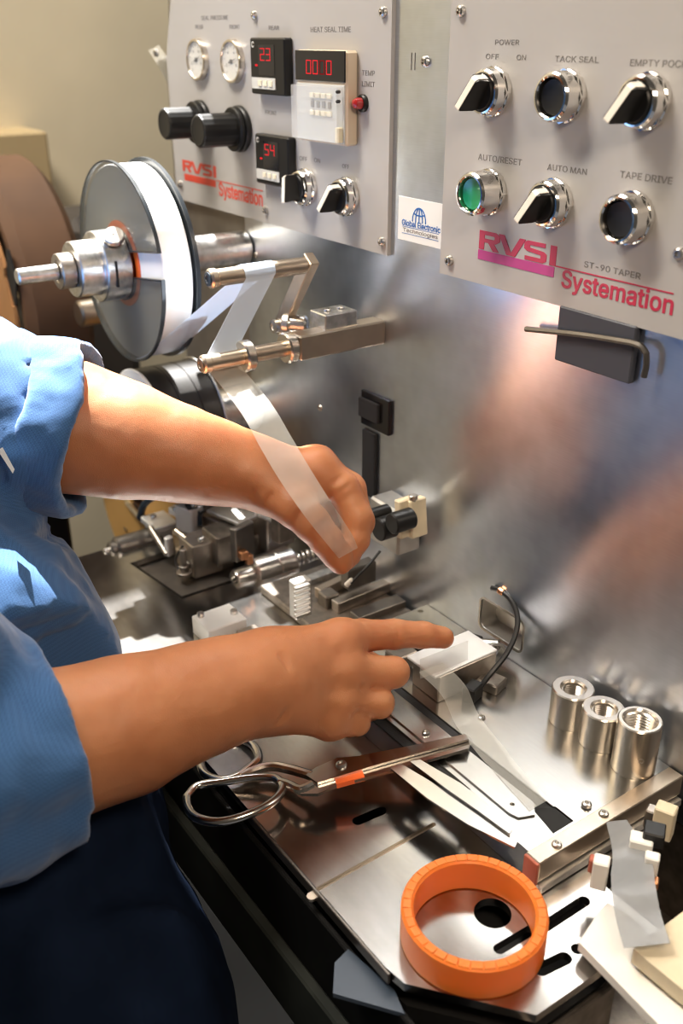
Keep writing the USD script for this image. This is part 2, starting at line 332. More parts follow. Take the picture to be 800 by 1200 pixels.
holes = [slot(P2(419, 962, ZL), P2(447, 950, ZL), .0036), slot(P2(365, 1046, ZL), P2(508, 966, ZL), .0016), Point(*P2(577, 1070, ZL)).buffer(.0108, quad_segs=16),
         slot(P2(638, 1086, ZL), P2(684, 1056, ZL), .0036), slot(P2(634, 1136, ZL), P2(661, 1123, ZL), .0042), Point(*P2(676, 1112, ZL)).buffer(.0035), slot(P2(585, 1112, ZL), P2(622, 1090, ZL), .0034),
         Polygon([P2(152, 660, ZL), P2(213, 702, ZL), P2(330, 664, ZL), P2(255, 625, ZL)])]
mc.p('lower_deck', slab(cut(low, *holes), .006, 'xy', ZL - .006), 'steel_deck', label='wide lower work deck with slots')
mc.p('slit_floor', slab(slot(P2(365, 1046, ZL), P2(508, 966, ZL), .003), .002, 'xy', ZL - .0045), 'steel_tan', label='brown bottom of the long slit')
mc.p('deck_underside', slab(low.buffer(-.004), .012, 'xy', ZL - .034), 'hole_black')
win = Polygon([P2(620, 944, ZU), P2(651, 945, ZU), P2(672, 962, ZU), P2(648, 977, ZU)])
yA = P2(498, 833, ZU)[1]; chA = sbox(-.16, yA - .004, .054, yA + .004); yB = P2(500, 890, ZU)[1]
bX = (dk(655, 1000, ZU + .001)[0] + dk(800, 908, ZU + .001)[0]) / 2; bY = yB - .006
up = sbox(-.18, yB - .003, bX - .0115, -.0005)
mc.p('upper_deck', [slab(cut(up, chA, win, sbox(-.3, -.25, .01, yB + .0045)), .0035, 'xy', ZU - .0035), slab(up, .0180, 'xy', ZU - .0216)], 'steel_upper', label='raised polished deck under the threaded cylinders')
mc.p('tape_channel', slab(chA.buffer(-.0003), .002, 'xy', ZU - .0034), 'black_matte', label='narrow black tape track')
mc.p('window_pad', slab(win.buffer(-.0005), .0025, 'xy', ZU - .0035), 'hole_black', label='black square window beside the bar')
mc.p('tape_channel', slab(sbox(-.18, yB - .0028, .0095, yB + .0044), .0014, 'xy', ZU - .0034), 'black_matte', label='wider black tape track')
e1, e2 = P2(528, 900, ZU + .001), P2(605, 956, ZU + .001); yG = (e1[1] + e2[1]) / 2; hp = P2(600, 943, ZU + .001)
gp = Polygon([(-.14, yG), (e2[0] - .004, yG), (e2[0] + .002, yG + .002), (e2[0] + .006, yG + .012), (e2[0] - .002, yA - .0045), (-.14, yA - .0045)])
mc.p('guide_plate', slab(cut(gp, Point(*hp).buffer(.0016)), .0012, 'xy', ZU + .0001), 'steel_upper', label='thin steel guide strip between the tracks')
def screw(c, axis, r=.0036, h=.0026, hexr=.0016):
    c = np.array(c, float); a = unit(axis)
    return [lathe([(r, 0), (r, h * .35), (r * .86, h * .8), (r * .6, h), (hexr, h), (hexr, h * .45), (0, h * .45)], c, a, 20)]
up_ax, out = (0, 0, 1), (0, -1, 0)
mc.p('screw', screw(dk(499, 860, ZU + .0013), up_ax, .0028, .0022), 'bolt_steel'); mc.p('screw', screw(dk(564, 842, ZU), up_ax, .0028, .0022), 'bolt_steel')
# cross bar at the right end of the upper deck
mc.p('cross_bar', bx((bX - .0056, bY / 2 - .0005, ZU + .001 - .0078), (.0112, -bY - .002, .0156), .0006), 'steel_tan', label='square steel bar across the deck end')
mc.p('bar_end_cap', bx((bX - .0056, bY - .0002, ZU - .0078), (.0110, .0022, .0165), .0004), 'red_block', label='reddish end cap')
mc.p('bar_shelf', bx((bX - .003, bY / 2 - .001, ZU - .0185), (.012, -bY - .004, .0055), .0004), 'aluminium_matte')
for q in [(687, 944), (707, 955), (652, 991)]: mc.p('screw', screw(dk(*q, ZU + .0008), up_ax, .0032, .0026), 'bolt_steel')
for q in [(499, 72)]: mc.p('screw', screw(pl(*q), out, .0036, .003), 'bolt_steel')
for q in [(375, 478), (300, 299)]: mc.p('screw', screw(pl(*q), out, .0030, .0015), 'tool_steel')
mc.p('scribe_mark', [bx((pl(482, 72)[0], -.0002, pl(482, 72)[2]), (.0006, .0004, .011), .0001), bx((pl(486, 72)[0], -.0002, pl(486, 72)[2]), (.0006, .0004, .011), .0001)], 'ink_grey')
# front skirt, rail and inner frame below the deck
mc.p('front_skirt', bx((-.17, yF - .003, -.085), (.60, .004, .115), .001), 'machine_black', label='black front skirt below the deck')
mc.p('front_rail', bx((-.17, yF - .009, -.109), (.62, .008, .052), .0015), 'dark_iron', label='dark green-grey rail below the deck edge')
mc.p('deck_lip', [bx((.0, yF - .001, ZL - .004), (.15, .002, .0075), .0005)], 'dark_steel')
mc.p('inner_tray', [bx((.25, -.10, -.115), (.5, .24, .006), .001), bx((.20, .003, -.06), (.3, .004, .12), .001), bx((.14, -.18, -.07), (.004, .10, .08), .001)], 'oily_steel', label='dark oily tray below the cross bar')
mc.p('edge_bracket', [bx((-.40, yF - .004, -.03), (.012, .012, .02), .001), bx((-.36, yF - .012, -.06), (.02, .006, .05), .001)], 'dark_steel')
# ================================================================== control panels
YP = -.0035            # panel face
def lx(px, py): q = pl(px, py, YP); return q[0], q[2]
def control_panel(poly, label, screws):
    t = Thing('control_panel', label, 'control panel', (poly.centroid.x, 0, poly.centroid.y))
    t.p('panel_plate', slab(poly, .0035, 'xz', 0.0), 'panel_paint')
    for q in screws: t.p('screw', screw(pl(*q, YP), out, .0037, .0032), 'bolt_steel')
    return t
zb = .289
cp1 = control_panel(Polygon([(-.5953, zb), (-.2415, zb), (-.2415, .60), (-.53, .60), (-.592, .437), (-.597, .42)]),
                    'beige control panel with two dials and digital displays, behind the white tape reel', [(450, 14), (299, 18), (184, 62), (312, 246), (448, 283), (212, 216)])
cp2 = control_panel(Polygon([(-.1795, .287), (.12, .287), (.12, .60), (-.1795, .60)]), 'beige control panel with six round chrome switches and buttons, nearest the camera', [(541, 13), (527, 305), (797, 297)])
def logo(t, c1, c2, c3, rv, bar, rule, sy):
    a, b = lx(*rv[0]), lx(*rv[1]); top = lx(*rv[2]); h = top[1] - a[1]; w = b[0] - a[0]
    L = [LineString(q).buffer(.105, cap_style=2, join_style=2) for q in ([(.105, 0), (.105, 1)], [(.0, .895), (.62, .895), (.72, .80), (.72, .60), (.62, .50), (.05, .50)], [(.42, .52), (.74, -.10)],
         [(.86, 1.05), (1.22, -.02), (1.32, -.02), (1.70, 1.05)], [(2.52, .895), (1.92, .895), (1.86, .84), (1.86, .61), (1.92, .555), (2.42, .48), (2.48, .42), (2.48, .16), (2.42, .105), (1.80, .105)])]
    L = unary_union(L + [sbox(2.70, 0, 2.92, 1)]).intersection(sbox(0, 0, 3, 1)); L = affinity.translate(affinity.scale(L, w / 2.92, h, origin=(0, 0)), a[0], a[1])
    t.p('lettering', slab(L, .0003, 'xz', YP), c1, smooth=False, label='bold RVSI lettering')
    a, b = lx(*bar[0]), lx(*bar[1]); t.p('logo_bar', slab(sbox(a[0], b[1], b[0], a[1]), .0003, 'xz', YP), c2)
    a, b = lx(*rule[0]), lx(*rule[1]); t.p('rule_line', slab(sbox(a[0], (a[1] + b[1]) / 2 - .0004, b[0], (a[1] + b[1]) / 2 + .0004), .0003, 'xz', YP), c3)
    a, b = lx(*sy[0]), lx(*sy[1]); hh = lx(*sy[2])[1] - a[1]
    t.p('lettering', text_on_plate('Systemation', a[0], (a[1] + b[1]) / 2, hh, b[0] - a[0], YP, True, .0003), c3, smooth=False, label='Systemation lettering')
logo(cp1, 'ink_red', 'ink_red', 'ink_red', [(214.5, 200), (253.5, 208.5), (214.5, 187)], [(216, 203), (253, 219.5)], [(254, 210.5), (308, 225)], [(257, 230), (308, 240), (257, 215)])
logo(cp2, 'ink_crimson', 'ink_magenta', 'ink_crimson', [(561, 291), (651, 309), (561, 269)], [(560.5, 292), (648.5, 325)], [(651, 311.5), (789, 344.5)], [(657, 338), (788, 366), (657, 318)])
def lab(t, s, a, b, h): t.p('lettering', plate_text_px(s, a, b, h, y=YP, depth=.0002), 'ink_grey', smooth=False, label=s + ' lettering')
for s, a, b, h in [('POWER', (580, 52), (608, 53), 6), ('OFF', (569, 69), (584, 69.5), 6), ('ON', (605, 70), (616, 70.5), 6), ('TACK SEAL', (650, 72), (701, 74), 7), ('EMPTY POCKET', (738, 76), (818, 81), 8),
                   ('AUTO/RESET', (560, 188), (611, 193), 7), ('AUTO MAN', (641, 199), (687, 205), 7), ('TAPE DRIVE', (726, 208), (787, 216), 8), ('ST-90 TAPER', (684, 313), (750, 327), 7)]: lab(cp2, s, a, b, h)
for s, a, b, h in [('SEAL PRESSURE', (236, 23), (267, 23.5), 5), ('REAR', (229, 34), (238, 34), 5), ('FRONT', (269, 34), (281, 34), 5), ('REAR', (315, 35), (327, 35), 5), ('HEAT SEAL TIME', (364, 37), (411, 38), 6),
                   ('TEMP', (424, 88), (439, 89), 6), ('LIMIT', (424, 101), (439, 102), 6), ('FRONT', (311, 134), (324, 135), 5), ('OFF', (351, 188), (360, 189), 5), ('ON', (368, 190), (375, 191), 5), ('OFF', (401, 197), (409, 198), 5)]: lab(cp1, s, a, b, h)
# ---- switches and buttons (22 mm kind): centre on the panel
def bezel_profile(R=.0148, h=.0140):
    return [(0, 0), (R - .0006, 0), (R, .0006), (R, .0034), (R - .0008, .0042), (R - .0008, .0046), (R - .0012, h - .0016), (R - .0024, h - .0002), (R - .0034, h), (R - .0042, h - .0008), (R - .0044, h - .006), (0, h - .006)]
def nut(c, R=.0150, h=.0050):
    return slab(Point(c[0], c[2]).buffer(R, quad_segs=2), h, 'xz', YP)
def push_button(c, label, lens, colour_label, face=-.0035, h=.0150):
    c = np.array([c[0], YP, c[2]]); t = Thing('push_button', label, 'push button', c)
    t.p('bezel', lathe(bezel_profile(.0148, h), c, out, 48), 'chrome'); t.p('collar_nut', nut(c), 'chrome')
    f = c + [0, -(h + face), 0]
    t.p('button_cap', lathe([(0, -.004), (.0104, -.004), (.0104, -.0008), (.0094, .0004), (.006, -.0002), (0, -.0006)], f, out, 40), lens, label=colour_label)
def selector(c, label, ang, h=.0120, L=.0105):
    """short-lever selector: a black drum with a lever across it that stands proud and points along ang (degrees from +X towards up)"""
    c = np.array([c[0], YP, c[2]]); t = Thing('selector_switch', label, 'selector switch', c)
    t.p('bezel', lathe(bezel_profile(.0148, h), c, out, 48), 'chrome'); t.p('collar_nut', nut(c), 'chrome')
    f = c + [0, -h, 0]
    t.p('knob_base', lathe([(0, -.005), (.0106, -.005), (.0106, .0006), (.0098, .0014), (0, .0014)], f, out, 40), 'black_plastic')
    a = math.radians(ang); u = np.array([math.cos(a), 0, math.sin(a)]); v = np.array([-math.sin(a), 0, math.cos(a)]); o = np.array([0, -1.0, 0])
    P = lambda s, w, q: f + u * s + v * w + o * q
    pts = []
    for w in (-.0044, .0044): pts += [P(-.0100, w, 0), P(.0085, w, 0), P(.0100, w * .9, .0050), P(.0106, w * .62, L * 1.36), P(.0098, w * .62, L * 1.42), P(-.0088, w * .62, L * 1.04), P(-.0102, w * .8, L * .90)]
    t.p('lever', hull(pts), 'black_plastic')
    wd = .0021; e = .0004
    rid = [P(sx, w, q) for w in (-wd, wd) for sx, q in ((.0107, L * 1.34), (.0107, L * 1.40 + e), (.0098, L * 1.42 + e), (-.0089, L * 1.04 + e), (-.0080, L * .98))]
    bk = [P(sx, w, q) for w in (-wd, wd) for sx, q in ((-.0089, L * 1.04 + e), (-.0080, L * .98), (-.0105, L * .90), (-.0105, .0014), (-.0095, .0014), (-.0095, L * .88))]
    t.p('pointer_stripe', [hull(rid), hull(bk)], 'knob_bar', label='cream pointer stripe', smooth=False)
zA, zB = .4085, .3483
selector((-.1336, 0, zA), 'selector switch below the POWER lettering, lever turned to the left', 240)
push_button((-.0728, 0, zA), 'round black push button below the TACK SEAL lettering', 'black_plastic', 'black button face')
selector((-.0135, 0, zA), 'selector switch in the upper row at the right, below the lettering EMPTY', 240)
push_button((-.1318, 0, zB), 'round green push button below the AUTO/RESET lettering', 'green_lens', 'green button face', h=.0195)
selector((-.0748, 0, zB), 'selector switch below the AUTO MAN lettering', 240)
push_button((-.0140, 0, zB - .0005), 'round black push button below the TAPE DRIVE lettering', 'black_plastic', 'black button face')
q = pl(360, 219, YP); selector(q, 'left of the two selector switches below the timer, lever pointing downwards', 285, h=.0105)
q = pl(408, 230, YP); selector(q, 'right of the two selector switches below the timer', 242, h=.0105)
# ---- pressure gauges
def gauge(px, label, ang):
    c = pl(*px, YP); t = Thing('pressure_gauge', label, 'pressure gauge', c); R = .0178
    t.p('rim', lathe([(0, 0), (R, 0), (R, .004), (R - .0006, .0052), (R - .0022, .0054), (R - .0028, .0044), (R - .0028, .003), (0, .003)], c, out, 48), 'nickel')
    f = c + np.array([0, -.0031, 0]); t.p('dial', lathe([(0, 0), (R - .0028, 0), (R - .0028, .0003), (0, .0003)], f, out, 40), 'dial_white')
    tk = []
    for k in range(11):
        a = math.radians(-45 + k * 27); m = bx((0, 0, 0), (.0022 if k % 2 == 0 else .0014, .0003, .0005), .0001); T = trimesh.transformations.rotation_matrix(-a, [0, 1, 0]); m.apply_transform(T); m.apply_translation(f + [math.cos(a) * .0122, -.0004, math.sin(a) * .0122]); tk.append(m)
    for k, s in enumerate('2468'):
        a = math.radians(200 - k * 73); m = text_on_plate(s, f[0] + math.cos(a) * .0088 - .001, f[2] + math.sin(a) * .0088 - .0012, .0026, None, f[1] - .0003, False, .0002); tk.append(m)
    t.p('scale_marks', tk, 'ink_black', smooth=False)
    a = math.radians(ang); u = np.array([math.cos(a), 0, math.sin(a)]); v = np.array([-math.sin(a), 0, math.cos(a)]); o = np.array([0, -.0010, 0]); g = f + o
    t.p('pointer', [hull([g - u * .004 + v * .0008, g - u * .004 - v * .0008, g + u * .0115, g - u * .004 + v * .0008 + o * .3, g - u * .004 - v * .0008 + o * .3, g + u * .0115 + o * .3]), rod(f, f + o * 1.6, .0020)], 'ink_black')
    t.p('glass', lathe([(0, 0), (R - .003, 0), (R - .003, .0003), (0, .0003)], c + np.array([0, -.0048, 0]), out, 40), 'clear_gauge')
film('clear_gauge', .06, (.9, .9, .9), .05)
gauge((234, 70), 'left of the two round dial pressure gauges, at the panel edge', 20)
gauge((275, 72), 'right of the two round dial pressure gauges, beside the black controller', 15)
# ---- digital controllers
def seg_digit(ch, x, z, w, h, y, th=.0007):
    segs = {'0': 'abcdef', '1': 'bc', '2': 'abged', '3': 'abgcd', '4': 'fgbc', '5': 'afgcd', '6': 'afgedc', '7': 'abc', '8': 'abcdefg', '9': 'abfgcd'}[ch]
    e = {'a': (x, z + h - th, x + w, z + h), 'd': (x, z, x + w, z + th), 'g': (x, z + h / 2 - th / 2, x + w, z + h / 2 + th / 2), 'f': (x, z + h / 2, x + th, z + h), 'b': (x + w - th, z + h / 2, x + w, z + h), 'e': (x, z, x + th, z + h / 2), 'c': (x + w - th, z, x + w, z + h / 2)}
    return slab(unary_union([sbox(*e[s]) for s in segs]), .0002, 'xz', y)
def controller(a, b, label, top, low_):
    """a: top-left, b: bottom-right pixel of the front face"""
    yf = YP - .0085; A, B = pl(*a, yf), pl(*b, yf); w, h = B[0] - A[0], A[2] - B[2]; cx, cz = (A[0] + B[0]) / 2, (A[2] + B[2]) / 2
    t = Thing('temperature_controller', label, 'temperature controller', (cx, YP, cz))
    t.p('case', bx((cx, (YP + yf) / 2, cz), (w, YP - yf, h), .0012), 'black_plastic')
    t.p('display_window', slab(rrect(A[0] + w * .26, B[2] + h * .34, A[0] + w * .72, A[2] - h * .12, .0008), .0003, 'xz', yf), 'screen_black')
    t.p('digits', [seg_digit(ch, A[0] + w * (.32 + .17 * i), A[2] - h * .40, w * .12, h * .22, yf - .0003) for i, ch in enumerate(top)], 'led_red', smooth=False, label='red lit digits')
    t.p('indicator', slab(sbox(A[0] + w * .16, B[2] + h * .50, A[0] + w * .22, B[2] + h * .535), .0003, 'xz', yf), 'led_red', smooth=False)
    t.p('lettering', text_on_plate('C', A[0] + w * .06, A[2] - h * .17, h * .10, None, yf, True, .0002), 'dial_white', smooth=False, label='white letter on black')
    t.p('key_strip', slab(rrect(A[0] + w * .05, B[2] + h * .10, A[0] + w * .74, B[2] + h * .30, .0006), .0008, 'xz', yf), 'ink_grey_light', label='grey key strip')
    for i in range(3): t.p('key', bx((A[0] + w * (.31 + .155 * i), yf - .0012, B[2] + h * .20), (w * .10, .0010, h * .10), .0003), 'ivory')
mat('ink_grey_light', (.55, .55, .52), .5, 0)
controller((292, 44), (334, 113), 'upper black digital temperature controller with red digits', '23', '')
controller((298, 156), (338, 222), 'lower black digital temperature controller with red digits, partly behind a selector switch', '54', '')
# ---- timer
yf = YP - .0110; A, B = pl(346.5, 58, yf), pl(405.5, 172, yf); w, h = B[0] - A[0], A[2] - B[2]; cx, cz = (A[0] + B[0]) / 2, (A[2] + B[2]) / 2
tm = Thing('timer', 'digital timer with red zeros, cream case and clear cover over its thumb-wheels', 'timer', (cx, YP, cz))
tm.p('case', bx((cx, (YP + yf) / 2, cz), (w, YP - yf, h), .0016), 'timer_case')
tm.p('display', bx((cx, yf - .0006, A[2] - h * .165), (w * .985, .0014, h * .32), .0004), 'screen_black', label='black display window')
tm.p('digits', [seg_digit('0', A[0] + w * (.24 + .135 * i), A[2] - h * .255, w * .10, h * .15, yf - .0013) for i in (0, 1, 3)], 'led_red', smooth=False, label='red lit zeros')
tm.p('digits', [seg_digit('0', A[0] + w * (.24 + .135 * 2), A[2] - h * .255, w * .10, h * .15, yf - .0013)], 'led_dim', smooth=False, label='dim red zero')
tm.p('face', bx((cx, yf - .0002, B[2] + h * .335), (w * .96, .0012, h * .62), .0004), 'timer_face')
for i in range(4):
    X = A[0] + w * (.36 + .115 * i)
    tm.p('thumb_wheel', [bx((X, yf - .0014, B[2] + h * .52), (w * .085, .0020, h * .055), .0004), bx((X, yf - .0014, B[2] + h * .33), (w * .085, .0020, h * .055), .0004)], 'ivory')
    tm.p('wheel_window', bx((X, yf - .0012, B[2] + h * .425), (w * .05, .0014, h * .075), .0002), 'ink_grey')
tm.p('cover', [bx((cx - w * .02, yf - .0058, B[2] + h * .33), (w * .92, .0008, h * .58), .0003), bx((A[0] + w * .02, yf - .0032, B[2] + h * .33), (.0008, .0056, h * .58), .0002), bx((B[0] - w * .06, yf - .0032, B[2] + h * .33), (.0008, .0056, h * .58), .0002), bx((cx - w * .02, yf - .0032, B[2] + h * .62), (w * .92, .0056, .0008), .0002), bx((cx - w * .02, yf - .0032, B[2] + h * .04), (w * .92, .0056, .0008), .0002)], 'clear_cover', label='clear plastic flip cover')
tm.p('hinge', [bx((B[0] - w * .075, yf - .003, B[2] + h * .12), (w * .07, .005, h * .17), .0008)], 'ivory')
for zz in (.58, .48): tm.p('hinge_pin', rod((B[0] - w * .055, yf - .0030, B[2] + h * zz), (B[0] - w * .055, yf - .0066, B[2] + h * zz), .0012), 'ink_black')
# ---- regulator knobs
def regulator(px, tip, label):
    c = pl(*px, YP); t = Thing('regulator_knob', label, 'regulator knob', c)
    L = .040 if tip == 0 else .044
    prof = [(0, 0), (.0185, 0), (.0195, .001), (.0195, .004), (.0185, .0052), (.0160, .0060)]
    t.p('flange', lathe(prof + [(.0160, .0066), (.0185, .0072), (.0185, .0096), (.0175, .0104), (0, .0104)], c, out, 44), 'black_plastic')
    k = lathe([(0, .010), (.0138, .010), (.0138, L - .002), (.0128, L - .0004), (.0112, L), (.0100, L - .0006), (0, L - .0006)], c, out, 72)
    v = k.vertices - c; rr = np.hypot(v[:, 0], v[:, 2]); a = np.arctan2(v[:, 2], v[:, 0]); m = (rr > .013); v[m, 0] *= 1 + .012 * np.sign(np.sin(a[m] * 18)); v[m, 2] *= 1 + .012 * np.sign(np.sin(a[m] * 18)); k.vertices = v + c
    t.p('knob', k, 'black_plastic')
regulator((237, 143), 0, 'left of the two black cylindrical regulator knobs'); regulator((283, 151), 1, 'right of the two black cylindrical regulator knobs, overlapping the other')
# ---- lamp, sticker
c = pl(426, 121, YP); t = Thing('indicator_lamp', 'small red indicator lamp in a black collar beside the timer', 'indicator lamp', c)
t.p('collar', lathe([(0, 0), (.0062, 0), (.0062, .0022), (.0052, .0032), (0, .0032)], c, out, 28), 'black_plastic')
t.p('lens', lathe([(0, .003), (.0040, .003), (.0040, .0066), (.0032, .0086), (.0016, .0096), (0, .0099)], c, out, 28), 'red_lens')
A, B = pl(467.5, 229), pl(520.5, 293); st = Thing('sticker', 'white sticker with a blue globe emblem and blue lettering between the two panels', 'sticker', ((A[0] + B[0]) / 2, 0, (A[2] + B[2]) / 2))
w, h = B[0] - A[0], A[2] - B[2]
st.p('paper', bx((A[0] + w / 2, -.0002, B[2] + h / 2), (w, .0004, h), .0001), 'sticker_white')
gx, gz, gr = A[0] + w * .46, B[2] + h * .50, h * .30
arcs = [LineString([(gx + gr * .80 * k * math.sin(a), gz + gr * (math.cos(a))) for a in np.linspace(-1.6, 1.6, 24)]) for k in (1.0, .52)] + [LineString([(gx, gz), (gx, gz + gr)])]
arcs += [LineString([(gx - gr * .62, gz + gr * .55), (gx - .3 * gr, gz + gr * .45), (gx + .3 * gr, gz + gr * .45), (gx + gr * .62, gz + gr * .55)])]
st.p('globe_emblem', slab(unary_union([a.buffer(.0005) for a in arcs]), .0002, 'xz', -.0004), 'ink_blue', smooth=False, label='blue globe emblem')
st.p('lettering', text_on_plate('Global Electronic', A[0] + w * .09, B[2] + h * .355, h * .125, w * .82, -.0004, True, .0002), 'ink_blue', smooth=False, label='bold blue lettering')
st.p('lettering', text_on_plate('Technologies', A[0] + w * .12, B[2] + h * .21, h * .085, w * .74, -.0004, False, .0002), 'ink_grey', smooth=False, label='thin grey lettering')
st.p('rule_line', [slab(sbox(A[0] + w * .10, B[2] + h * k, A[0] + w * .88, B[2] + h * k + .0003), .0002, 'xz', -.0004) for k in (.32, .165)], 'ink_blue', smooth=False)
# ================================================================== things on the back plate
def ytip(base, px):
    """depth y at which the axis through base (along Y) crosses the photo column px"""
    y = np.linspace(-.4, .1, 2001); P = np.stack([np.full_like(y, base[0]), y, np.full_like(y, base[2])], 1) - CAM
    x = 400 + FPX * (P @ CR) / (P @ CF); return float(y[np.argmin(abs(x - px))])
mat('magnet_slate', (.045, .048, .062), .55, 0)
single('magnet_pad', bx((-.0315, -.0025, .270), (.061, .0050, .035), .0008), 'magnet_slate', 'dark slate magnet pad stuck on the plate below the right panel', 'magnet')
yk = -.0072
kp = [pl(616, 385.5, yk), pl(680, 392, yk), pl(738, 401, yk), pl(750, 405, yk), pl(757, 414, yk), pl(757, 428, yk), pl(754, 442, yk)]
single('hex_key', tube(spline(kp[:3], 8).tolist()[:-1] + spline(kp[2:5], 16).tolist()[:-1] + spline(kp[4:], 6).tolist(), .0019, 6), 'dark_steel', 'bent black hex key held on the magnet pad', 'hex key')
single('hook_pad', bx((-.2600, -.0050, .1590), (.027, .0030, .017), .0008), 'velcro', 'fuzzy black hook and loop patch stuck on the square black plate', 'pad')
single('hook_strip', bx((-.2625, -.0018, .1085), (.0175, .0036, .060), .0005), 'velcro', 'narrow upright black hook and loop strip on the plate', 'pad')
single('label_plate', bx((-.2545, -.0017, .1580), (.038, .0034, .030), .0004), 'screen_black', 'small square glossy black plate on the steel plate above the black strip', 'plate')
# ---- guide rollers
cB = pl(448, 388); Lx, Lz = cB[0] - .004, cB[2]
yBr = ytip((Lx, 0, Lz), 345); yE = ytip((Lx, 0, Lz), 236)
rb = Thing('guide_roller', 'lower guide roller with two collars on a square steel bracket', 'roller', (Lx, 0, Lz))
rb.p('bracket', bx((Lx, yBr / 2, Lz), (.017, -yBr, .019), .0012), 'steel_tan', label='square tan steel bar')
ct = pl(392, 372, -.030); rb.p('clamp_block', bx((Lx - .006, -.0405, Lz + .0125), (.022, .030, .017), .0008), 'aluminium', label='bright clamp block on the bar')
for k in (-.034, -.046): rb.p('screw', screw((Lx - .006, k, Lz + .021), up_ax, .003, .002), 'bolt_steel')
rb.p('roller', [rod((Lx, yBr + .001, Lz), (Lx, yE + .006, Lz), .0060), rod((Lx, yE + .007, Lz), (Lx, yE, Lz), .0068, bev=.0012)], 'steel_tan', label='slim polished roller')
for q in (288, 338):
    yy = ytip((Lx, 0, Lz), q); rb.p('collar', rod((Lx, yy - .0040, Lz), (Lx, yy + .0040, Lz), .0118, bev=.0012), 'nickel')
rb.p('end_screw', lathe([(.0048, 0), (.0048, .0014), (.0028, .0016), (.0024, .0006), (0, .0006)], (Lx, yE + .0002, Lz), out, 20), 'dark_steel')
yArm = -.050; a0, a1 = pl(362, 310, yArm), pl(330, 381, yArm); Ux, Uz = a0[0], a0[2]; yU = ytip((Ux, 0, Uz), 244)
ra = Thing('guide_roller', 'upper guide roller on a slanted flat arm', 'roller', (Ux, yArm, Uz))
d = unit(a1 - a0); nrm = np.cross(d, [0, 1, 0]); R = np.stack([nrm, [0, 1, 0], d], 1); L = np.linalg.norm(a1 - a0)
ra.p('arm', bx((a0 + a1) / 2, (.0125, .0085, L + .014), .0008, R=R), 'steel_tan', label='slanted flat steel arm')
ra.p('roller', [rod((Ux, yArm - .004, Uz), (Ux, yU + .006, Uz), .0064), rod((Ux, yU + .0065, Uz), (Ux, yU, Uz), .0074, bev=.0014)], 'steel_tan', label='slim polished roller')
ra.p('end_screw', lathe([(.0050, 0), (.0050, .0012), (.0030, .0014), (.0026, .0004), (0, .0004)], (Ux, yU + .0002, Uz), out, 20), 'hose_blue', label='blue-black end screw')
ra.p('pivot', [rod(a1 + [0, -.008, 0], a1 + [0, .020, 0], .0042), lathe([(.0056, 0), (.0056, .004), (.0030, .0042), (.0026, .002), (0, .002)], a1 + [0, -.0045, 0], out, 20)], 'bolt_steel')
ra.p('spring', [rod(a1 + [.010, -.004, .004], a1 + [.024, .010, .004], .0075, bev=.002), rod(a1 + [.012, -.006, .004], a1 + [.016, -.002, .004], .0092)], 'bolt_steel', label='pivot knob beside the arm')
# ---- upper spindle, reel
Zr = .2599; A0 = np.array([XS, 0, Zr]); ax = lambda y, z=Zr: (XS, y, z)
yFr, yRe = -.1285, -.0965
sp = Thing('reel_spindle', 'aluminium spindle with stepped clamp hub and thumb screw through the white tape reel', 'spindle', A0)
sp.p('shaft', rod(ax(-.001), ax(-.0925), .0158, bev=.001, n=40), 'aluminium', label='thick bright rear shaft')
sp.p('hub', lathe([(0, .1287), (.0300, .1287), (.0300, .1500), (.0292, .1508), (.0240, .1508), (.0236, .1514), (.0236, .1700), (.0228, .1712), (0, .1712)], (XS, 0, Zr), out, 56), 'aluminium', label='stepped aluminium clamp hub')
sp.p('shaft_collar', lathe([(0, .1718), (.0145, .1718), (.0150, .1724), (.0150, .1832), (.0143, .1840), (.0095, .1840), (.0090, .1832), (0, .1832)], (XS, 0, Zr), out, 40), 'tool_steel', label='dark shaft collar')
sp.p('end_rod', rod(ax(-.1836), ax(-.2190), .0068, bev=.0012), 'aluminium', label='thin end rod')
ts = np.array([XS + .019, -.1385, Zr + .026]); ad = unit((.62, -.25, .74))
sp.p('thumb_screw', lathe([(0, 0), (.0052, 0), (.0052, .0040), (.0086, .0042), (.0090, .0048), (.0090, .0080), (.0082, .0088), (.0010, .0088), (.0010, .0078), (0, .0078)], ts - ad * .004, ad, 32), 'bolt_steel', label='round thumb screw')
sp.p('clamp_slot', bx((XS + .0290, -.1430, Zr - .002), (.003, .0022, .022), .0004), 'hole_black', label='dark clamping slot')
rl = Thing('tape_reel', 'large reel of white tape between smoky plastic flanges', 'reel', (XS, (yFr + yRe) / 2, Zr))
RT = .0825
rl.p('tape_roll', ring(ax(yFr + .004), (0, 1, 0), RT, .030, yRe - yFr - .006, .0008, 110), 'white_tape', label='wound white tape')
rl.p('core', ring(ax(yFr + .0028), (0, 1, 0), .037, .0295, yRe - yFr - .003, .0006, 60), 'orange_core', label='orange core')
fl = Point(XS, Zr).buffer(.0860, quad_segs=28).difference(unary_union([Point(XS, Zr).buffer(.0300, quad_segs=12), affinity.rotate(sbox(XS + .020, Zr - .0105, XS + .12, Zr + .0105), 8, origin=(XS, Zr))]))
rl.p('front_flange', slab(fl.buffer(-.0006), .0030, 'xz', yFr + .0030), 'smoky_plastic', label='smoky clear front flange')
rl.p('flange_edge', slab(fl.difference(fl.buffer(-.0013)), .0034, 'xz', yFr + .0032), 'flange_edge', label='dark cut edge of the front flange')
fb = Point(XS, Zr).buffer(.0865, quad_segs=28).difference(Point(XS, Zr).buffer(.017))
rl.p('rear_flange', slab(fb.buffer(-.0006), .0030, 'xz', yRe + .0030), 'flange_edge', label='black rear flange')
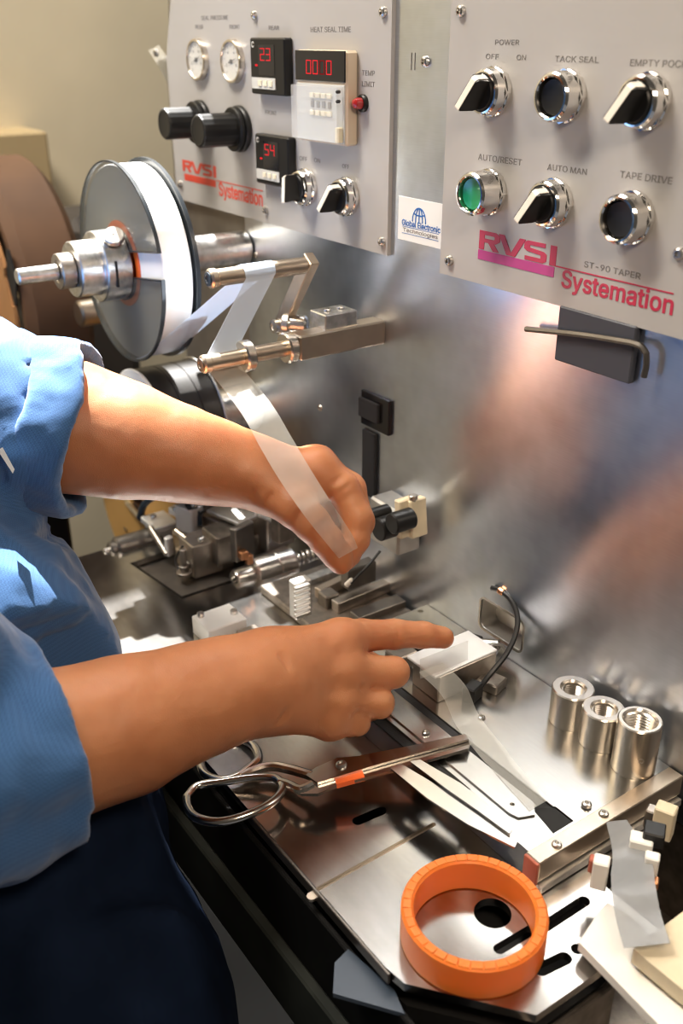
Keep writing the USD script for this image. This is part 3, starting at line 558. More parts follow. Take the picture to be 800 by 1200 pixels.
rl.p('flange_edge', slab(fb.difference(fb.buffer(-.0016)), .0036, 'xz', yRe + .0033), 'flange_edge', label='black rim of the rear flange')
# ---- lower spindle, dark reel
Z2 = pl(300, 478)[2]
s2_ = Thing('reel_spindle', 'lower thick aluminium spindle carrying the black film reel', 'spindle', (XS, 0, Z2))
s2_.p('shaft', rod(ax(-.001, Z2), ax(-.155, Z2), .0235, bev=.0012, n=44), 'aluminium', label='thick bright shaft')
r2 = Thing('film_reel', 'black film reel with a white end flange below the white tape reel', 'reel', (XS, -.095, Z2))
r2.p('film_roll', lathe([(.024, .062), (.058, .062), (.0585, .0625), (.0585, .080), (.0575, .0806), (.0585, .0812), (.0585, .100), (.0575, .1006), (.0585, .1012), (.0585, .119), (.058, .1195), (.024, .1195)], (XS, 0, Z2), out, 80), 'film_black', label='wound black film')
r2.p('end_flange', ring(ax(-.1235, Z2), (0, 1, 0), .0595, .040, .0036, .0006, 70), 'white_plastic', label='white end ring')
r2.p('end_flange', ring(ax(-.0620, Z2), (0, 1, 0), .0605, .024, .0022, .0005, 70), 'aluminium_matte', label='pale rear ring')
r2.p('hub', ring(ax(-.1215, Z2), (0, 1, 0), .0400, .0240, .0030, .0005, 50), 'dark_steel')
# ---- tape running from the reel over the rollers to the hand
def arc(c, r, a0_, a1_, n, y): return [np.array([c[0] + r * math.cos(math.radians(a)), y, c[1] + r * math.sin(math.radians(a))]) for a in np.linspace(a0_, a1_, n)]
yT = (yFr + yRe) / 2; hw = .0165
yT2 = ytip((Ux, 0, Uz), 300)
p1 = arc((XS, Zr), RT + .0006, -75, -58, 4, yT)
p2 = arc((Ux, Uz), .0070, 205, -12, 9, yT2)
seg1 = np.vstack([p1, [p1[-1] * (1 - s) + p2[0] * s for s in np.linspace(.15, .9, 6)], p2])
tp = Thing('running_tape', 'strip of translucent tape running from the reel over both rollers to the upper hand', 'tape', (Ux, yT2, Uz))
tp.p('tape_run', ribbon(seg1, [[0, hw - .004 * i / len(seg1), 0] for i in range(len(seg1))]), 'blue_tape', label='milky tape from reel to upper roller')
yT3 = ytip((Lx, 0, Lz), 264)
p3 = arc((Lx, Lz), .0066, 150, 250, 6, yT3)
seg2 = np.vstack([p2[-1], [p2[-1] * (1 - s) + p3[0] * s for s in np.linspace(.12, .9, 7)], p3])
tp.p('tape_run', ribbon(seg2, [[0, .0125, 0]] * len(seg2)), 'blue_tape', label='milky tape between the rollers')
q4 = [p3[-1], at(300, 478, .705), at(322, 516, .680), at(345, 555, .664), at(372, 596, .662), at(398, 632, .672), at(408, 648, .685)]
s4 = spline(q4, 42); n4 = len(s4); wv = []
for i in range(n4):
    t_ = i / (n4 - 1); a = np.array([0, 1.0, 0]); b = CR * .92 - CU * .05 + CF * .25 - 0 * CU; v = unit(a * (1 - t_) + unit(CR * .8 + CU * .45) * t_)
    wv.append(v * (.0125 - .005 * t_ ** 2))
s4 = s4 + np.array([CF * .0012 * math.sin(i * 1.3) * (i / n4) ** 2 for i in range(n4)])
tp.p('tape_run', ribbon(s4, wv), 'clear_tape', label='clear tape pulled down by the hand')
# ================================================================== background at the left
pr = Thing('cardboard_reel', 'big brown cardboard reel with black diamond holes at the left edge', 'reel', at(-22, 350, 1.17))
c = at(-22, 350, 1.17); yc = c[1]; RB = .158
def diamond(cx, cz, w, h): return Polygon([(cx - w, cz), (cx - w * .25, cz + h), (cx + w * .25, cz + h), (cx + w, cz), (cx + w * .25, cz - h), (cx - w * .25, cz - h)])
dm = [pl(14, 326, yc), pl(47, 327, yc + .05)]
face = Point(c[0], c[2]).buffer(RB - .022, quad_segs=24)
pr.p('face_disc', slab(cut(face, diamond(dm[0][0], dm[0][2], .014, .030), Point(c[0], c[2]).buffer(.035)), .004, 'xz', yc), 'cardboard', label='orange-brown card face')
pr.p('hole', slab(diamond(dm[0][0], dm[0][2], .0142, .0303), .002, 'xz', yc + .001), 'hole_black', label='black diamond hole')
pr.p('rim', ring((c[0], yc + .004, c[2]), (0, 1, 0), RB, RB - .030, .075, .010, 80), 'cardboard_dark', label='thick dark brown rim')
pr.p('hub', ring((c[0], yc - .03, c[2]), (0, 1, 0), .050, .030, .035, .003, 50), 'nickel', label='pale hub ring')
c = at(160, 590, 1.12); pr2 = Thing('cardboard_reel', 'golden brown cardboard reel low behind the deck, half hidden by the sleeve', 'reel', c)
pr2.p('face_disc', ring((c[0], c[1], c[2]), (0, 1, 0), .112, .020, .005, .001, 70), 'cardboard_gold')
pr2.p('rear_disc', ring((c[0], c[1] + .05, c[2]), (0, 1, 0), .125, .020, .005, .001, 70), 'cardboard_gold')
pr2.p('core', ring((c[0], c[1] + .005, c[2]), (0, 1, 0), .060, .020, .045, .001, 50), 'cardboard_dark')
q = at(76, 609, 1.10); pr2.p('edge_tape', bx((q[0], c[1] - .0006, q[2]), (.022, .0012, .006), .0003), 'carton', label='pale scrap of tape')
c = at(-34, 222, 1.62); cb = Thing('carton', 'plain cream carton standing behind the cardboard reels', 'box', c)
cb.p('carton_body', bx((c[0], c[1] + .03, c[2] - .04), (.17, .16, .26), .003), 'carton'); cb.p('hand_hole', slab(Point(0, 0).buffer(.008), .002, 'xz', 0).apply_translation((c[0] - .045, c[1] - .050, c[2] + .045)), 'hole_black')
c = at(104, 366, 1.05); single('idle_shaft', rod((c[0], c[1] + .03, c[2]), (c[0], c[1] - .012, c[2]), .014, bev=.002), 'steel_tan', 'short bright shaft end in the shade below the reel hub', 'shaft')
single('film_scrap', ribbon(spline([at(180, 56, .99), at(189, 70, .972), at(198, 86, .985), at(205, 102, 1.0)], 15), [unit(CR + .5 * CU) * .006] * 16), 'clear_tape', 'curled scrap of clear film on the left edge of the panel', 'film')
mat('shade_brown', (.055, .044, .036), .7, 0, var=.3, scale=8)  # background shade put into the colour of an added box
c = at(112, 330, 1.55); single('cabinet', bx((c[0], c[1] - .01, c[2] - .10), (.14, .10, .42), .02), 'shade_brown', 'added dark brown box standing for the shade between the carton and the white tape reel', 'cabinet')  # box added where the background is only in shade, not a real cabinet
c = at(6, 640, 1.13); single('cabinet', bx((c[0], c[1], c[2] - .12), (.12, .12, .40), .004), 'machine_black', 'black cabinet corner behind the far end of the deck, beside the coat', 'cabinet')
# ================================================================== on the deck
def threaded(px, r, ri, h, label, hole=False):
    b = dk(*px, ZU); t = Thing('threaded_cylinder', label, 'cylinder', b)
    prof = [(ri + .001, .001), (r - .0006, 0), (r, .0006), (r, h - .0008), (r - .0008, h), (ri + .0012, h), (ri, h - .0012)]
    t.p('body', lathe(prof + [(ri + .0002, h - .002), (ri + .0002, .001), (ri + .001, .001)], b, up_ax, 56), 'nickel')
    n = 14; ths = [(ri + .0004, .001)]
    for k in range(n):
        z0 = h * .15 + (h * .80) * k / n; dz = h * .80 / n; ths += [(ri + .0002, z0), (ri - .0010, z0 + dz * .5)]
    ths += [(ri + .0002, h - .0022)]
    t.p('thread', lathe(ths, b, up_ax, 40), 'nickel', label='inner screw thread', smooth=20)
    t.p('bore_floor', lathe([(0, .001), (ri + .0002, .001), (ri + .0002, .002), (0, .002)], b, up_ax, 30), 'dark_steel')
    if hole:
        c = b + np.array([r * .80, -r * .60, h * .42]); d = unit([.80, -.60, 0]); t.p('set_hole', lathe([(.0019, -.001), (.0019, .0002), (.0012, .0002), (.0010, -.0006), (0, -.0006)], c, d, 18), 'bolt_steel')
threaded((667, 843), .0146, .0080, .0275, 'leftmost of the three polished threaded cylinders, beside the cable')
threaded((702, 868), .0143, .0080, .0275, 'middle one of the three polished threaded cylinders')
threaded((741, 898), .0142, .0102, .0385, 'tallest polished cylinder with wide bore and a small side hole, at the right', True)
# ---- orange ring
rc = dk(553, 1097, ZL); H = .0215; RO, RI = .0405, .0335
og = Thing('tape_ring', 'bright orange plastic ring standing on the lower deck over the round hole', 'ring', rc)
b0 = ring(rc, up_ax, RO, RI, H, .0010, 96); og.p('ring_body', b0, 'orange_plastic')
rm = [bx(rc + np.array([math.cos(a) * (RO + RI) / 2, math.sin(a) * (RO + RI) / 2, H + .0001]), (.0048, .0062, .0014), .0004, rz=a) for a in np.linspace(0, 2 * np.pi, 36, endpoint=False)]
for m in rm: og.p('rim_tab', m, 'orange_plastic')
# ---- aluminium block
b = dk(258, 743, ZL); t = Thing('clamp_block', 'small bright aluminium block with two cap screws on the left of the deck', 'block', b)
t.p('body', bx(b + [0, 0, .0085], (.030, .036, .017), .0008), 'aluminium_white')
for q in ((-.010, -.012), (.002, .013)): t.p('screw', [rod(b + [q[0], q[1], .016], b + [q[0], q[1], .0205], .0031), rod(b + [q[0], q[1], .0203], b + [q[0], q[1], .0208], .0016)], 'bolt_steel')
t.p('foot', bx(b + [.030, .016, .0045], (.03, .018, .009), .0008), 'tool_steel')
# ---- plunger with spring
pc = pl(312, 668, -.060); pX, pZ = pc[0], pc[2]; yy = lambda q: ytip((pX, 0, pZ), q)
t = Thing('plunger', 'polished cylindrical plunger with spring below the upper hand', 'plunger', (pX, -.06, ZL))
t.p('barrel', lathe([(0, -yy(340)), (.0160, -yy(340)), (.0165, -yy(338)), (.0165, -yy(322)), (.0158, -yy(321)), (.0165, -yy(320)), (.0165, -yy(298)), (.0155, -yy(296)), (0, -yy(296))], (pX, 0, pZ), out, 44), 'bolt_steel')
t.p('tip', lathe([(0, -yy(297)), (.0098, -yy(297)), (.0100, -yy(295)), (.0100, -yy(277)), (.0090, -yy(275)), (.0062, -yy(275)), (.0058, -yy(279)), (0, -yy(279))], (pX, 0, pZ), out, 36), 'bolt_steel', label='hollow tip')
hp_ = [[pX + .0066 * math.cos(a), yy(342) + (yy(378) - yy(342)) * k / 90, pZ + .0066 * math.sin(a)] for k, a in enumerate(np.linspace(0, 14 * np.pi, 91))]
t.p('spring', tube(hp_, .0012, 6), 'bolt_steel', label='coil spring'); t.p('stem', rod((pX, yy(339), pZ), (pX, yy(384), pZ), .0036), 'tool_steel')
t.p('foot', bx((pX + .004, -.045, (ZL + pZ - .014) / 2), (.014, .05, max(.006, pZ - .014 - ZL)), .0008), 'dark_steel')
# ---- left clamp mechanism
t = Thing('clamp_mechanism', 'cluster of small clamps and steel blocks with a black hose, left on the deck', 'mechanism', (-.40, -.10, ZL))
v = pl(168, 635, -.130); t.p('valve_body', [rod((v[0], -.160, v[2]), (v[0], -.112, v[2]), .0125, bev=.002), rod((v[0], -.166, v[2]), (v[0], -.158, v[2]), .0090, bev=.0015)], 'dark_steel', label='dark round valve body')
t.p('valve_nozzle', rod((v[0], -.172, v[2] + .001), (v[0], -.164, v[2] + .001), .0040), 'bolt_steel')
def bp(px, py, y, s, m, name='block', rz=0.0, label=None, bev=.001): return t.p(name, bx(pl(px, py, y), s, bev, rz=rz), m, label=label)
bp(187, 632, -.112, (.022, .020, .036), 'aluminium_white', 'bracket', label='bright angled bracket'); bp(187, 612, -.112, (.034, .026, .007), 'aluminium_white', 'bracket'); bp(198, 640, -.125, (.006, .008, .020), 'aluminium_white', 'bracket', .3)
bp(222, 606, -.095, (.022, .018, .026), 'aluminium_white', 'bracket', .4); bp(212, 600, -.10, (.024, .012, .008), 'aluminium_white', 'bracket', .3)
bp(196, 663, -.12, (.020, .010, .006), 'aluminium_white', 'bracket', .5)
bp(235, 648, -.105, (.030, .030, .034), 'tool_steel'); bp(262, 636, -.085, (.030, .030, .030), 'oily_steel'); bp(216, 650, -.118, (.010, .014, .016), 'steel_tan')
q = pl(216, 668, -.128); t.p('adjusting_screw', [rod((q[0], q[1], ZL - .004), (q[0], q[1], q[2] + .022), .0030), rod((q[0], q[1], ZL), (q[0], q[1], ZL + .004), .0075), rod((q[0], q[1], ZL + .004), (q[0], q[1], ZL + .010), .0045)], 'tool_steel', label='upright adjusting screw')
bp(266, 617, -.066, (.042, .030, .024), 'tool_steel', 'block', .25); bp(272, 602, -.066, (.046, .026, .004), 'aluminium_matte', 'cover_plate', .25); bp(284, 634, -.085, (.008, .024, .034), 'dark_steel', 'block', .25)
bp(308, 612, -.035, (.055, .034, .036), 'tool_steel', 'block', .15); bp(312, 597, -.035, (.060, .030, .004), 'aluminium_matte', 'cover_plate', .15); bp(333, 617, -.050, (.012, .022, .026), 'oily_steel', 'block', .1)
bp(240, 590, -.045, (.05, .05, .05), 'dark_steel', 'block'); bp(262, 592, -.03, (.03, .02, .05), 'oily_steel', 'block')
bp(285, 650, -.09, (.008, .008, .008), 'copper', 'terminal'); bp(292, 655, -.085, (.006, .006, .01), 'copper', 'terminal')
for q, y, r_ in (((228, 592), -.095, .0034), ((206, 598), -.105, .0030), ((250, 632), -.088, .0034), ((274, 640), -.078, .0034), ((236, 632), -.110, .0036), ((322, 600), -.020, .0036), ((300, 590), -.045, .0034), ((180, 606), -.115, .0030)):
    k = pl(*q, y); t.p('screw', screw(k, (0, -.35, .94), r_, .0030), 'bolt_steel')
for a, b_, y0, y1, r_, m in (((176, 618), (196, 650), -.128, -.128, .0030, 'tool_steel'), ((206, 622), (228, 640), -.118, -.112, .0036, 'steel_tan'), ((246, 606), (262, 622), -.07, -.075, .0040, 'bolt_steel'), ((208, 668), (222, 660), -.13, -.12, .0028, 'bolt_steel')): t.p('pin', rod(pl(*a, y0), pl(*b_, y1), r_), m)
t.p('cable', tube(spline([pl(232, 604, -.09), pl(244, 596, -.08), pl(258, 590, -.06), pl(278, 588, -.045), pl(292, 596, -.04)], 20), .0018, 6), 'cable_black', label='thin black wire')
t.p('cable', tube(spline([pl(214, 640, -.125), pl(206, 656, -.13), pl(212, 672, -.13), pl(222, 664, -.12)], 20), .0014, 6), 'cable_black', label='thin black wire')
t.p('base_plate', slab(Polygon([P2(160, 655, ZL), P2(212, 690, ZL), P2(320, 655, ZL), P2(300, 615, ZL), P2(230, 600, ZL)]), .004, 'xy', ZL - .012), 'dark_steel')
h1 = spline([pl(164, 606, -.12), pl(170, 590, -.12), pl(186, 580, -.11), pl(204, 580, -.10), pl(222, 590, -.095), pl(231, 602, -.09), pl(233, 616, -.09)], 36)
t.p('hose', tube(h1, .0036, 10), 'hose_blue', label='black hose loop'); t.p('hose_clip', [rod(pl(222, 588, -.095), pl(226, 598, -.095), .0055), rod(pl(184, 578, -.11), pl(192, 580, -.11), .0048)], 'black_plastic')
t.p('post', rod(pl(140, 578, -.06), pl(166, 606, -.09), .0048), 'nickel', label='slanted bright post'); t.p('cable', tube(spline([pl(139, 577, -.06), pl(136, 592, -.06), pl(140, 608, -.07), pl(148, 622, -.08)], 20), .0012, 6), 'cable_black', label='thin black wire')
for k, (a, b_) in enumerate([((290, 580), (300, 603)), ((297, 578), (306, 602)), ((303, 580), (310, 604))]): t.p('wire', tube(spline([pl(*a, -.04), pl((a[0] + b_[0]) / 2 + 2, (a[1] + b_[1]) / 2 - 3, -.05), pl(*b_, -.05)], 10), .0016, 6), 'wire_white', label='thin pale wire')
for lg in [bx((pl(235, 648, -.105)[0], -.095, ZL - .001), (.022, .04, .018), .001), bx((pl(300, 612, -.04)[0], -.035, ZL + .006), (.04, .04, .03), .001), bx((pl(262, 620, -.066)[0], -.06, ZL + .004), (.02, .03, .03), .001), bx((pl(187, 640, -.112)[0], -.112, ZL + .001), (.016, .016, .028), .001)]: t.p('leg', lg, 'dark_steel')
# ---- rails and cream clamp in the middle
t = Thing('seal_head', 'grey sealing head with rails and cream clamp on the plate behind the upper hand', 'sealing head', (-.22, -.03, ZL))
cc = pl(470, 612, -.016); t.p('head_block', bx((cc[0] - .012, -.013, cc[2] - .006), (.040, .024, .040), .002), 'aluminium_matte', label='grey head block')
for i, q in enumerate(((475, 606), (488, 606))):
    k = pl(*q, -.026 + .008 * i); t.p('clamp_plate', bx(k, (.0075, .016, .032), .001, R=trimesh.transformations.rotation_matrix(-.12, [0, 1, 0])[:3, :3]), 'cream_plastic', label='cream clamp plate')
k = pl(484, 585, -.022); t.p('clamp_screw', [rod(k - [0, 0, .006], k, .0022), rod(k, k + [0, 0, .004], .0036)], 'bolt_steel')
for q, r in (((468, 611), .0085), ((452, 618), .0095), ((441, 603), .0062)):
    k = pl(*q, -.040); t.p('knob', rod(k + [0, -.008, 0], k + [0, .012, 0], r, bev=.001), 'black_plastic', label='round black knob')
def rail(a, b_, w, hh, m, name='rail', label=None):
    a, b_ = np.array(a), np.array(b_); d = unit((b_ - a) * [1, 1, 0]); R = np.stack([[d[1], -d[0], 0], d, [0, 0, 1.0]], 1); t.p(name, bx((a + b_) / 2 - [0, 0, hh / 2], (w, np.linalg.norm((b_ - a)[:2]), hh), .0006, R=R), m, label=label)
rail(dk(372, 690, .006), dk(450, 652, .006), .008, .010, 'steel_tan', label='flat tan rail'); rail(dk(392, 705, .004), dk(490, 665, .004), .010, .010, 'tool_steel')
rail(dk(352, 680, .000), dk(408, 660, .000), .010, .010, 'aluminium'); rail(dk(415, 720, .000), dk(470, 700, .000), .014, .008, 'dark_steel')
bp(385, 702, -.055, (.014, .014, .014), 'oily_steel', 'stop_block'); bp(352, 700, -.10, (.010, .016, .034), 'aluminium_matte', 'toothed_post')
for i in range(7):
    k = pl(352, 700, -.108); t.p('tooth', bx(k + [.004, -.001, -.013 + .0042 * i], (.004, .014, .0022), .0004), 'bolt_steel')
bp(420, 672, -.03, (.012, .03, .020), 'dark_steel', 'stop_block'); bp(437, 712, -.02, (.06, .03, .010), 'oily_steel', 'stop_block')
t.p('cable', tube(spline([pl(445, 646, -.03), pl(432, 662, -.045), pl(418, 676, -.055), pl(411, 684, -.06)], 16), .0013, 6), 'cable_black', label='thin black wire'); t.p('wire_sleeve', rod(pl(413, 679, -.058), pl(405, 686, -.062), .0022), 'wire_white', label='white wire sleeve')
t.p('base', bx((-.245, -.045, ZL + .004), (.13, .085, .008), .001), 'oily_steel', label='oily base below the rails')
# ---- sensor block with cable
k = dk(536, 795, ZU); t = Thing('sensor_block', 'aluminium sensor block with ring clamp and curved black cable beside the opening', 'sensor', k)
t.p('body', bx(k + [0, -.004, .0115], (.030, .056, .023), .001), 'tool_steel'); t.p('cover_plate', bx(k + [-.001, -.006, .0238], (.032, .060, .0022), .0006), 'aluminium_white', label='bright cover plate')
q = pl(579, 760, -.016); t.p('ring_clamp', ring(q - [0, .004, 0], (.9, -.3, .3), .0085, .0062, .011, .0006, 36), 'aluminium', label='bright ring clamp')
q = pl(565, 754, -.024); t.p('connector', [rod(q + [.012, .006, .003], q - [.010, .008, .002], .0040), rod(q - [.008, .006, .002], q - [.013, .010, .003], .0052)], 'bolt_steel')
q = pl(552, 751, -.022); t.p('pad', bx(q, (.014, .014, .006), .001, rz=.4), 'black_plastic')
for q in ((556, 778), (563, 770), (552, 788), (566, 784), (559, 764)): t.p('terminal', bx(pl(*q, -.030), (.005, .006, .005), .0008, rz=.5), 'nickel')
q = dk(575, 805, ZU); t.p('foot', bx(q + [0, 0, .004], (.018, .016, .008), .001, rz=.3), 'oily_steel'); q = dk(553, 818, ZU); t.p('strain_relief', bx(q + [0, 0, .006], (.010, .014, .012), .001, rz=.3), 'black_plastic')
cbp = [at(576, 689, .748), at(586, 692, .742), at(599, 704, .735), at(606, 724, .728), at(603, 746, .722), at(592, 768, .716), at(576, 788, .712), at(562, 806, .712), at(554, 820, .714)]
cs = spline(cbp, 56); t.p('cable', tube(cs, .0021, 8), 'cable_black', label='curved black cable'); t.p('cable_sleeve', rod(at(584, 691, .743), at(590, 695, .740), .0027), 'copper', label='bright cable sleeve')
k = pl(492, 727, -.012); t.p('stud', [rod((k[0], k[1], ZU), (k[0], k[1], k[2]), .0030), rod((k[0], k[1], k[2]), (k[0], k[1], k[2] + .004), .0055)], 'nickel')
bp(470, 770, -.075, (.016, .020, .012), 'tool_steel', 'stop_block'); bp(492, 756, -.050, (.012, .016, .012), 'black_plastic', 'stop_block')
# ---- second tape: from the finger down to the track
q5 = [at(505, 782, .682), at(532, 810, .684), at(549, 846, .684), dk(590, 897, ZU + .0022), dk(632, 943, ZU + .0022)]
s5 = spline(q5, 40); n5 = len(s5)
w5 = [unit(np.array([.25 * (1 - i / n5), 1.0, .2 * (1 - i / n5)])) * (.0095 if i < n5 * .7 else .0085 - .002 * 0) for i in range(n5)]
lt = Thing('laid_tape', 'clear tape strip held by the lower hand and laid into the narrow black track', 'tape', dk(590, 897, ZU))
lt.p('tape_run', ribbon(s5, w5), 'clear_tape')
q6 = [at(492, 784, .692), at(518, 774, .70), at(548, 762, .712)]; s6 = spline(q6, 12); lt.p('tape_end', ribbon(s6, [CU * .007] * len(s6)), 'clear_tape', label='folded tape end along the block')
# ---- scissors
sA, sB, sT = dk(230, 935, ZL + .0048), dk(290, 878, ZL + .0048), dk(548, 868, ZU + .0058)
sU = unit(sT - (sA + sB) / 2); sN = unit(np.cross(sU, sB - sA)); sN = sN if sN[2] > 0 else -sN; sV = np.cross(sN, sU)
def S(px, py, off=0.0): d_ = ray(px, py); return CAM + d_ * (((sA + sN * off - CAM) @ sN) / (d_ @ sN))
sc = Thing('scissors', 'steel scissors with two oval finger loops lying across the deck under the lower hand', 'scissors', S(360, 910))
def loop(pts, r): return tube(spline(pts + [pts[0]], 60)[:-1], r, 12, closed=True)
l1 = [S(219, 934), S(232, 921), S(262, 916), S(296, 911), S(322, 912), S(331, 924), S(318, 941), S(290, 955), S(258, 963), S(232, 959), S(221, 948)]
l2 = [S(234, 893), S(241, 878), S(262, 868), S(284, 867), S(298, 875), S(303, 889), S(292, 900), S(275, 911), S(256, 914), S(240, 907)]
sc.p('handle', [loop(l1, .0030), tube(spline([S(328, 917), S(340, 921), S(352, 926), S(366, 920)], 14), .0034, 10)], 'scissor_steel', label='near handle with long oval loop')
sc.p('handle', [loop(l2, .0031), tube(spline([S(282, 910), S(298, 903), S(318, 898), S(338, 901), S(366, 909)], 20), .0034, 10)], 'scissor_steel', label='far handle with small oval loop')
def blade(pts, th, off):
    P_ = [S(*q, off) - S(360, 910) for q in pts]; t_ = trimesh.creation.extrude_polygon(Polygon([(q @ sU, q @ sV) for q in P_]), th, engine='earcut')
    v = t_.vertices; t_.vertices = S(360, 910) + v[:, :1] * sU + v[:, 1:2] * sV + (off - th + v[:, 2:]) * sN; return t_
sc.p('blade', blade([(352, 930), (362, 922), (392, 908), (424, 900), (545, 864), (551, 868), (548, 877), (440, 908), (394, 920), (372, 930)], .0022, .0008), 'scissor_steel', label='lower blade')
sc.p('blade', blade([(358, 908), (370, 899), (395, 888), (418, 886), (470, 876), (545, 860), (549, 866), (470, 888), (425, 901), (392, 911), (372, 917)], .0018, .0030), 'scissor_steel', label='upper blade')
sc.p('painted_band', blade([(392, 911), (424, 902), (427, 910), (394, 919)], .0034, .0016), 'orange_paint', label='orange painted band')
sc.p('pivot_screw', screw(S(400, 897, .0029), sN, .0038, .0026), 'bolt_steel')
# ---- tweezers
tw = Thing('tweezers', 'bright steel tweezers lying between the scissors and the orange ring', 'tweezers', dk(540, 945, ZU + .003))
for pts_, z_ in (([(456, 899), (470, 895), (512, 920), (552, 944), (606, 986), (603, 993), (548, 966), (500, 935)], .0030), ([(480, 892), (492, 890), (540, 918), (566, 938), (600, 972), (597, 977), (560, 950), (524, 925)], .0048)):
    tw.p('tweezer_arm', slab(Polygon([P2(*q, ZU + z_) for q in pts_]).buffer(-.0006).buffer(.0006), .0014, 'xy', ZU + z_ - .0014), 'scissor_steel')
# ---- right foreground
def plate_px(pts, z, th): return slab(Polygon([dk(*q, z)[:2] for q in pts]), th, 'xy', z - th)
single('white_card', plate_px([(678, 1104), (700, 1070), (712, 1058), (740, 1075), (770, 1110), (830, 1160), (850, 1240), (800, 1230)], ZL + .012, .006), 'white_plastic', 'white plastic strip reaching from the bottom right corner onto the deck', 'plastic strip')
cm = Thing('cream_block', 'worn cream block at the right edge in front of the white strip', 'block', dk(790, 1110, ZL + .02))
cm.p('body', plate_px([(742, 1112), (800, 1068), (850, 1060), (860, 1190), (800, 1160)], ZL + .026, .010), 'cream_plastic'); cm.p('dark_pad', plate_px([(744, 1120), (752, 1117), (784, 1145), (776, 1151)], ZL + .017, .004), 'black_plastic')
fm = Thing('grey_film', 'strip of grey translucent film hanging from the cross bar over the white strip', 'film', at(745, 1040, .54))
fs_ = spline([at(722, 962, .575), at(738, 1000, .560), at(742, 1040, .535), at(748, 1075, .520), at(758, 1108, .505)], 24)
fm.p('film_strip', ribbon(fs_, [unit(CR + CU * .1) * (.006 + .006 * min(1, i / 9)) for i in range(len(fs_))]), 'grey_film')
cn = Thing('connector', 'upper pale connector below the cross bar, next to the grey film', 'connector', at(751, 986, .565)); cn.p('body', bx(at(751, 988, .565), (.013, .010, .009), .0008, rz=.6), 'white_plastic'); cn.p('plug', bx(at(766, 978, .565), (.012, .012, .010), .0008, rz=.6), 'black_plastic')
cn = Thing('connector', 'lower pale connector standing upright at the edge of the grey film', 'connector', at(763, 1010, .555)); cn.p('body', bx(at(763, 1012, .555), (.008, .007, .013), .0008, rz=.6), 'white_plastic'); cn.p('plug', bx(at(764, 1034, .555), (.007, .006, .006), .0008, rz=.6), 'copper')
cn = Thing('connector', 'white and red connector standing on the deck in front of the cross bar', 'connector', at(702, 1020, .56)); cn.p('body', bx(at(703, 1022, .560), (.009, .009, .020), .0008, rz=.6), 'white_plastic'); cn.p('plug', bx(at(697, 1013, .562), (.007, .006, .010), .0008, rz=.6), 'red_block')
cn = Thing('connector', 'cream connector right below the far end of the cross bar', 'connector', at(778, 960, .59)); cn.p('body', bx(at(778, 962, .59), (.012, .010, .022), .0008, rz=.4), 'cream_plastic'); cn.p('plug', bx(at(764, 958, .595), (.008, .008, .014), .0008, rz=.4), 'tool_steel')
single('flap', plate_px([(392, 1128), (408, 1112), (462, 1160), (474, 1188), (390, 1164)], ZL - .012, .003), 'flap_blue', 'blue-grey plastic flap under the chamfered corner of the deck', 'flap')
# ================================================================== the operator
pe = Thing('person', 'person in a blue coat with rolled sleeves reaching over the deck with both bare hands', 'person', (-.30, -.42, -.93))
def chain(p, pts, k=None):
    """round cones along (point, radius) pairs"""
    d = None
    for (a, ra), (b, rb) in zip(pts[:-1], pts[1:]):
        c = cone(p, a, b, ra, rb); d = c if d is None else np.minimum(d, c) if k is None else smin(d, c, k)
    return d
# right arm (nearer): sleeve end to wrist, fist with pointing index
RA = [(at(-30, 905, .535), .040), (at(65, 873, .560), .0385), (at(150, 849, .583), .0370), (at(230, 820, .606), .0310), (at(285, 803, .620), .0275), (at(322, 794, .632), .0255)]
RW = [at(322, 770, .634), at(322, 792, .632), at(322, 812, .631), at(324, 826, .632)]
RM = [at(400, 750, .660), at(401, 785, .653), at(396, 820, .650), at(386, 843, .648)]
r_idx = [(RM[0], .0125), (at(424, 745, .672), .0112), (at(462, 743, .684), .0102), (at(495, 744, .697), .0092), (at(519, 747, .706), .0080)]
r_mid = [(RM[1], .0120), (at(461, 788, .668), .0106), (at(446, 797, .690), .0096), (at(418, 795, .688), .0088)]
r_rng = [(RM[2], .0115), (at(444, 824, .660), .0100), (at(432, 829, .682), .0092), (at(408, 826, .682), .0085)]
r_pnk = [(RM[3], .0105), (at(418, 846, .654), .0088), (at(410, 849, .672), .0080), (at(394, 846, .672), .0074)]
r_thb = [(at(335, 772, .655), .0150), (at(375, 768, .682), .0130), (at(415, 775, .700), .0112), (at(448, 786, .704), .0092)]
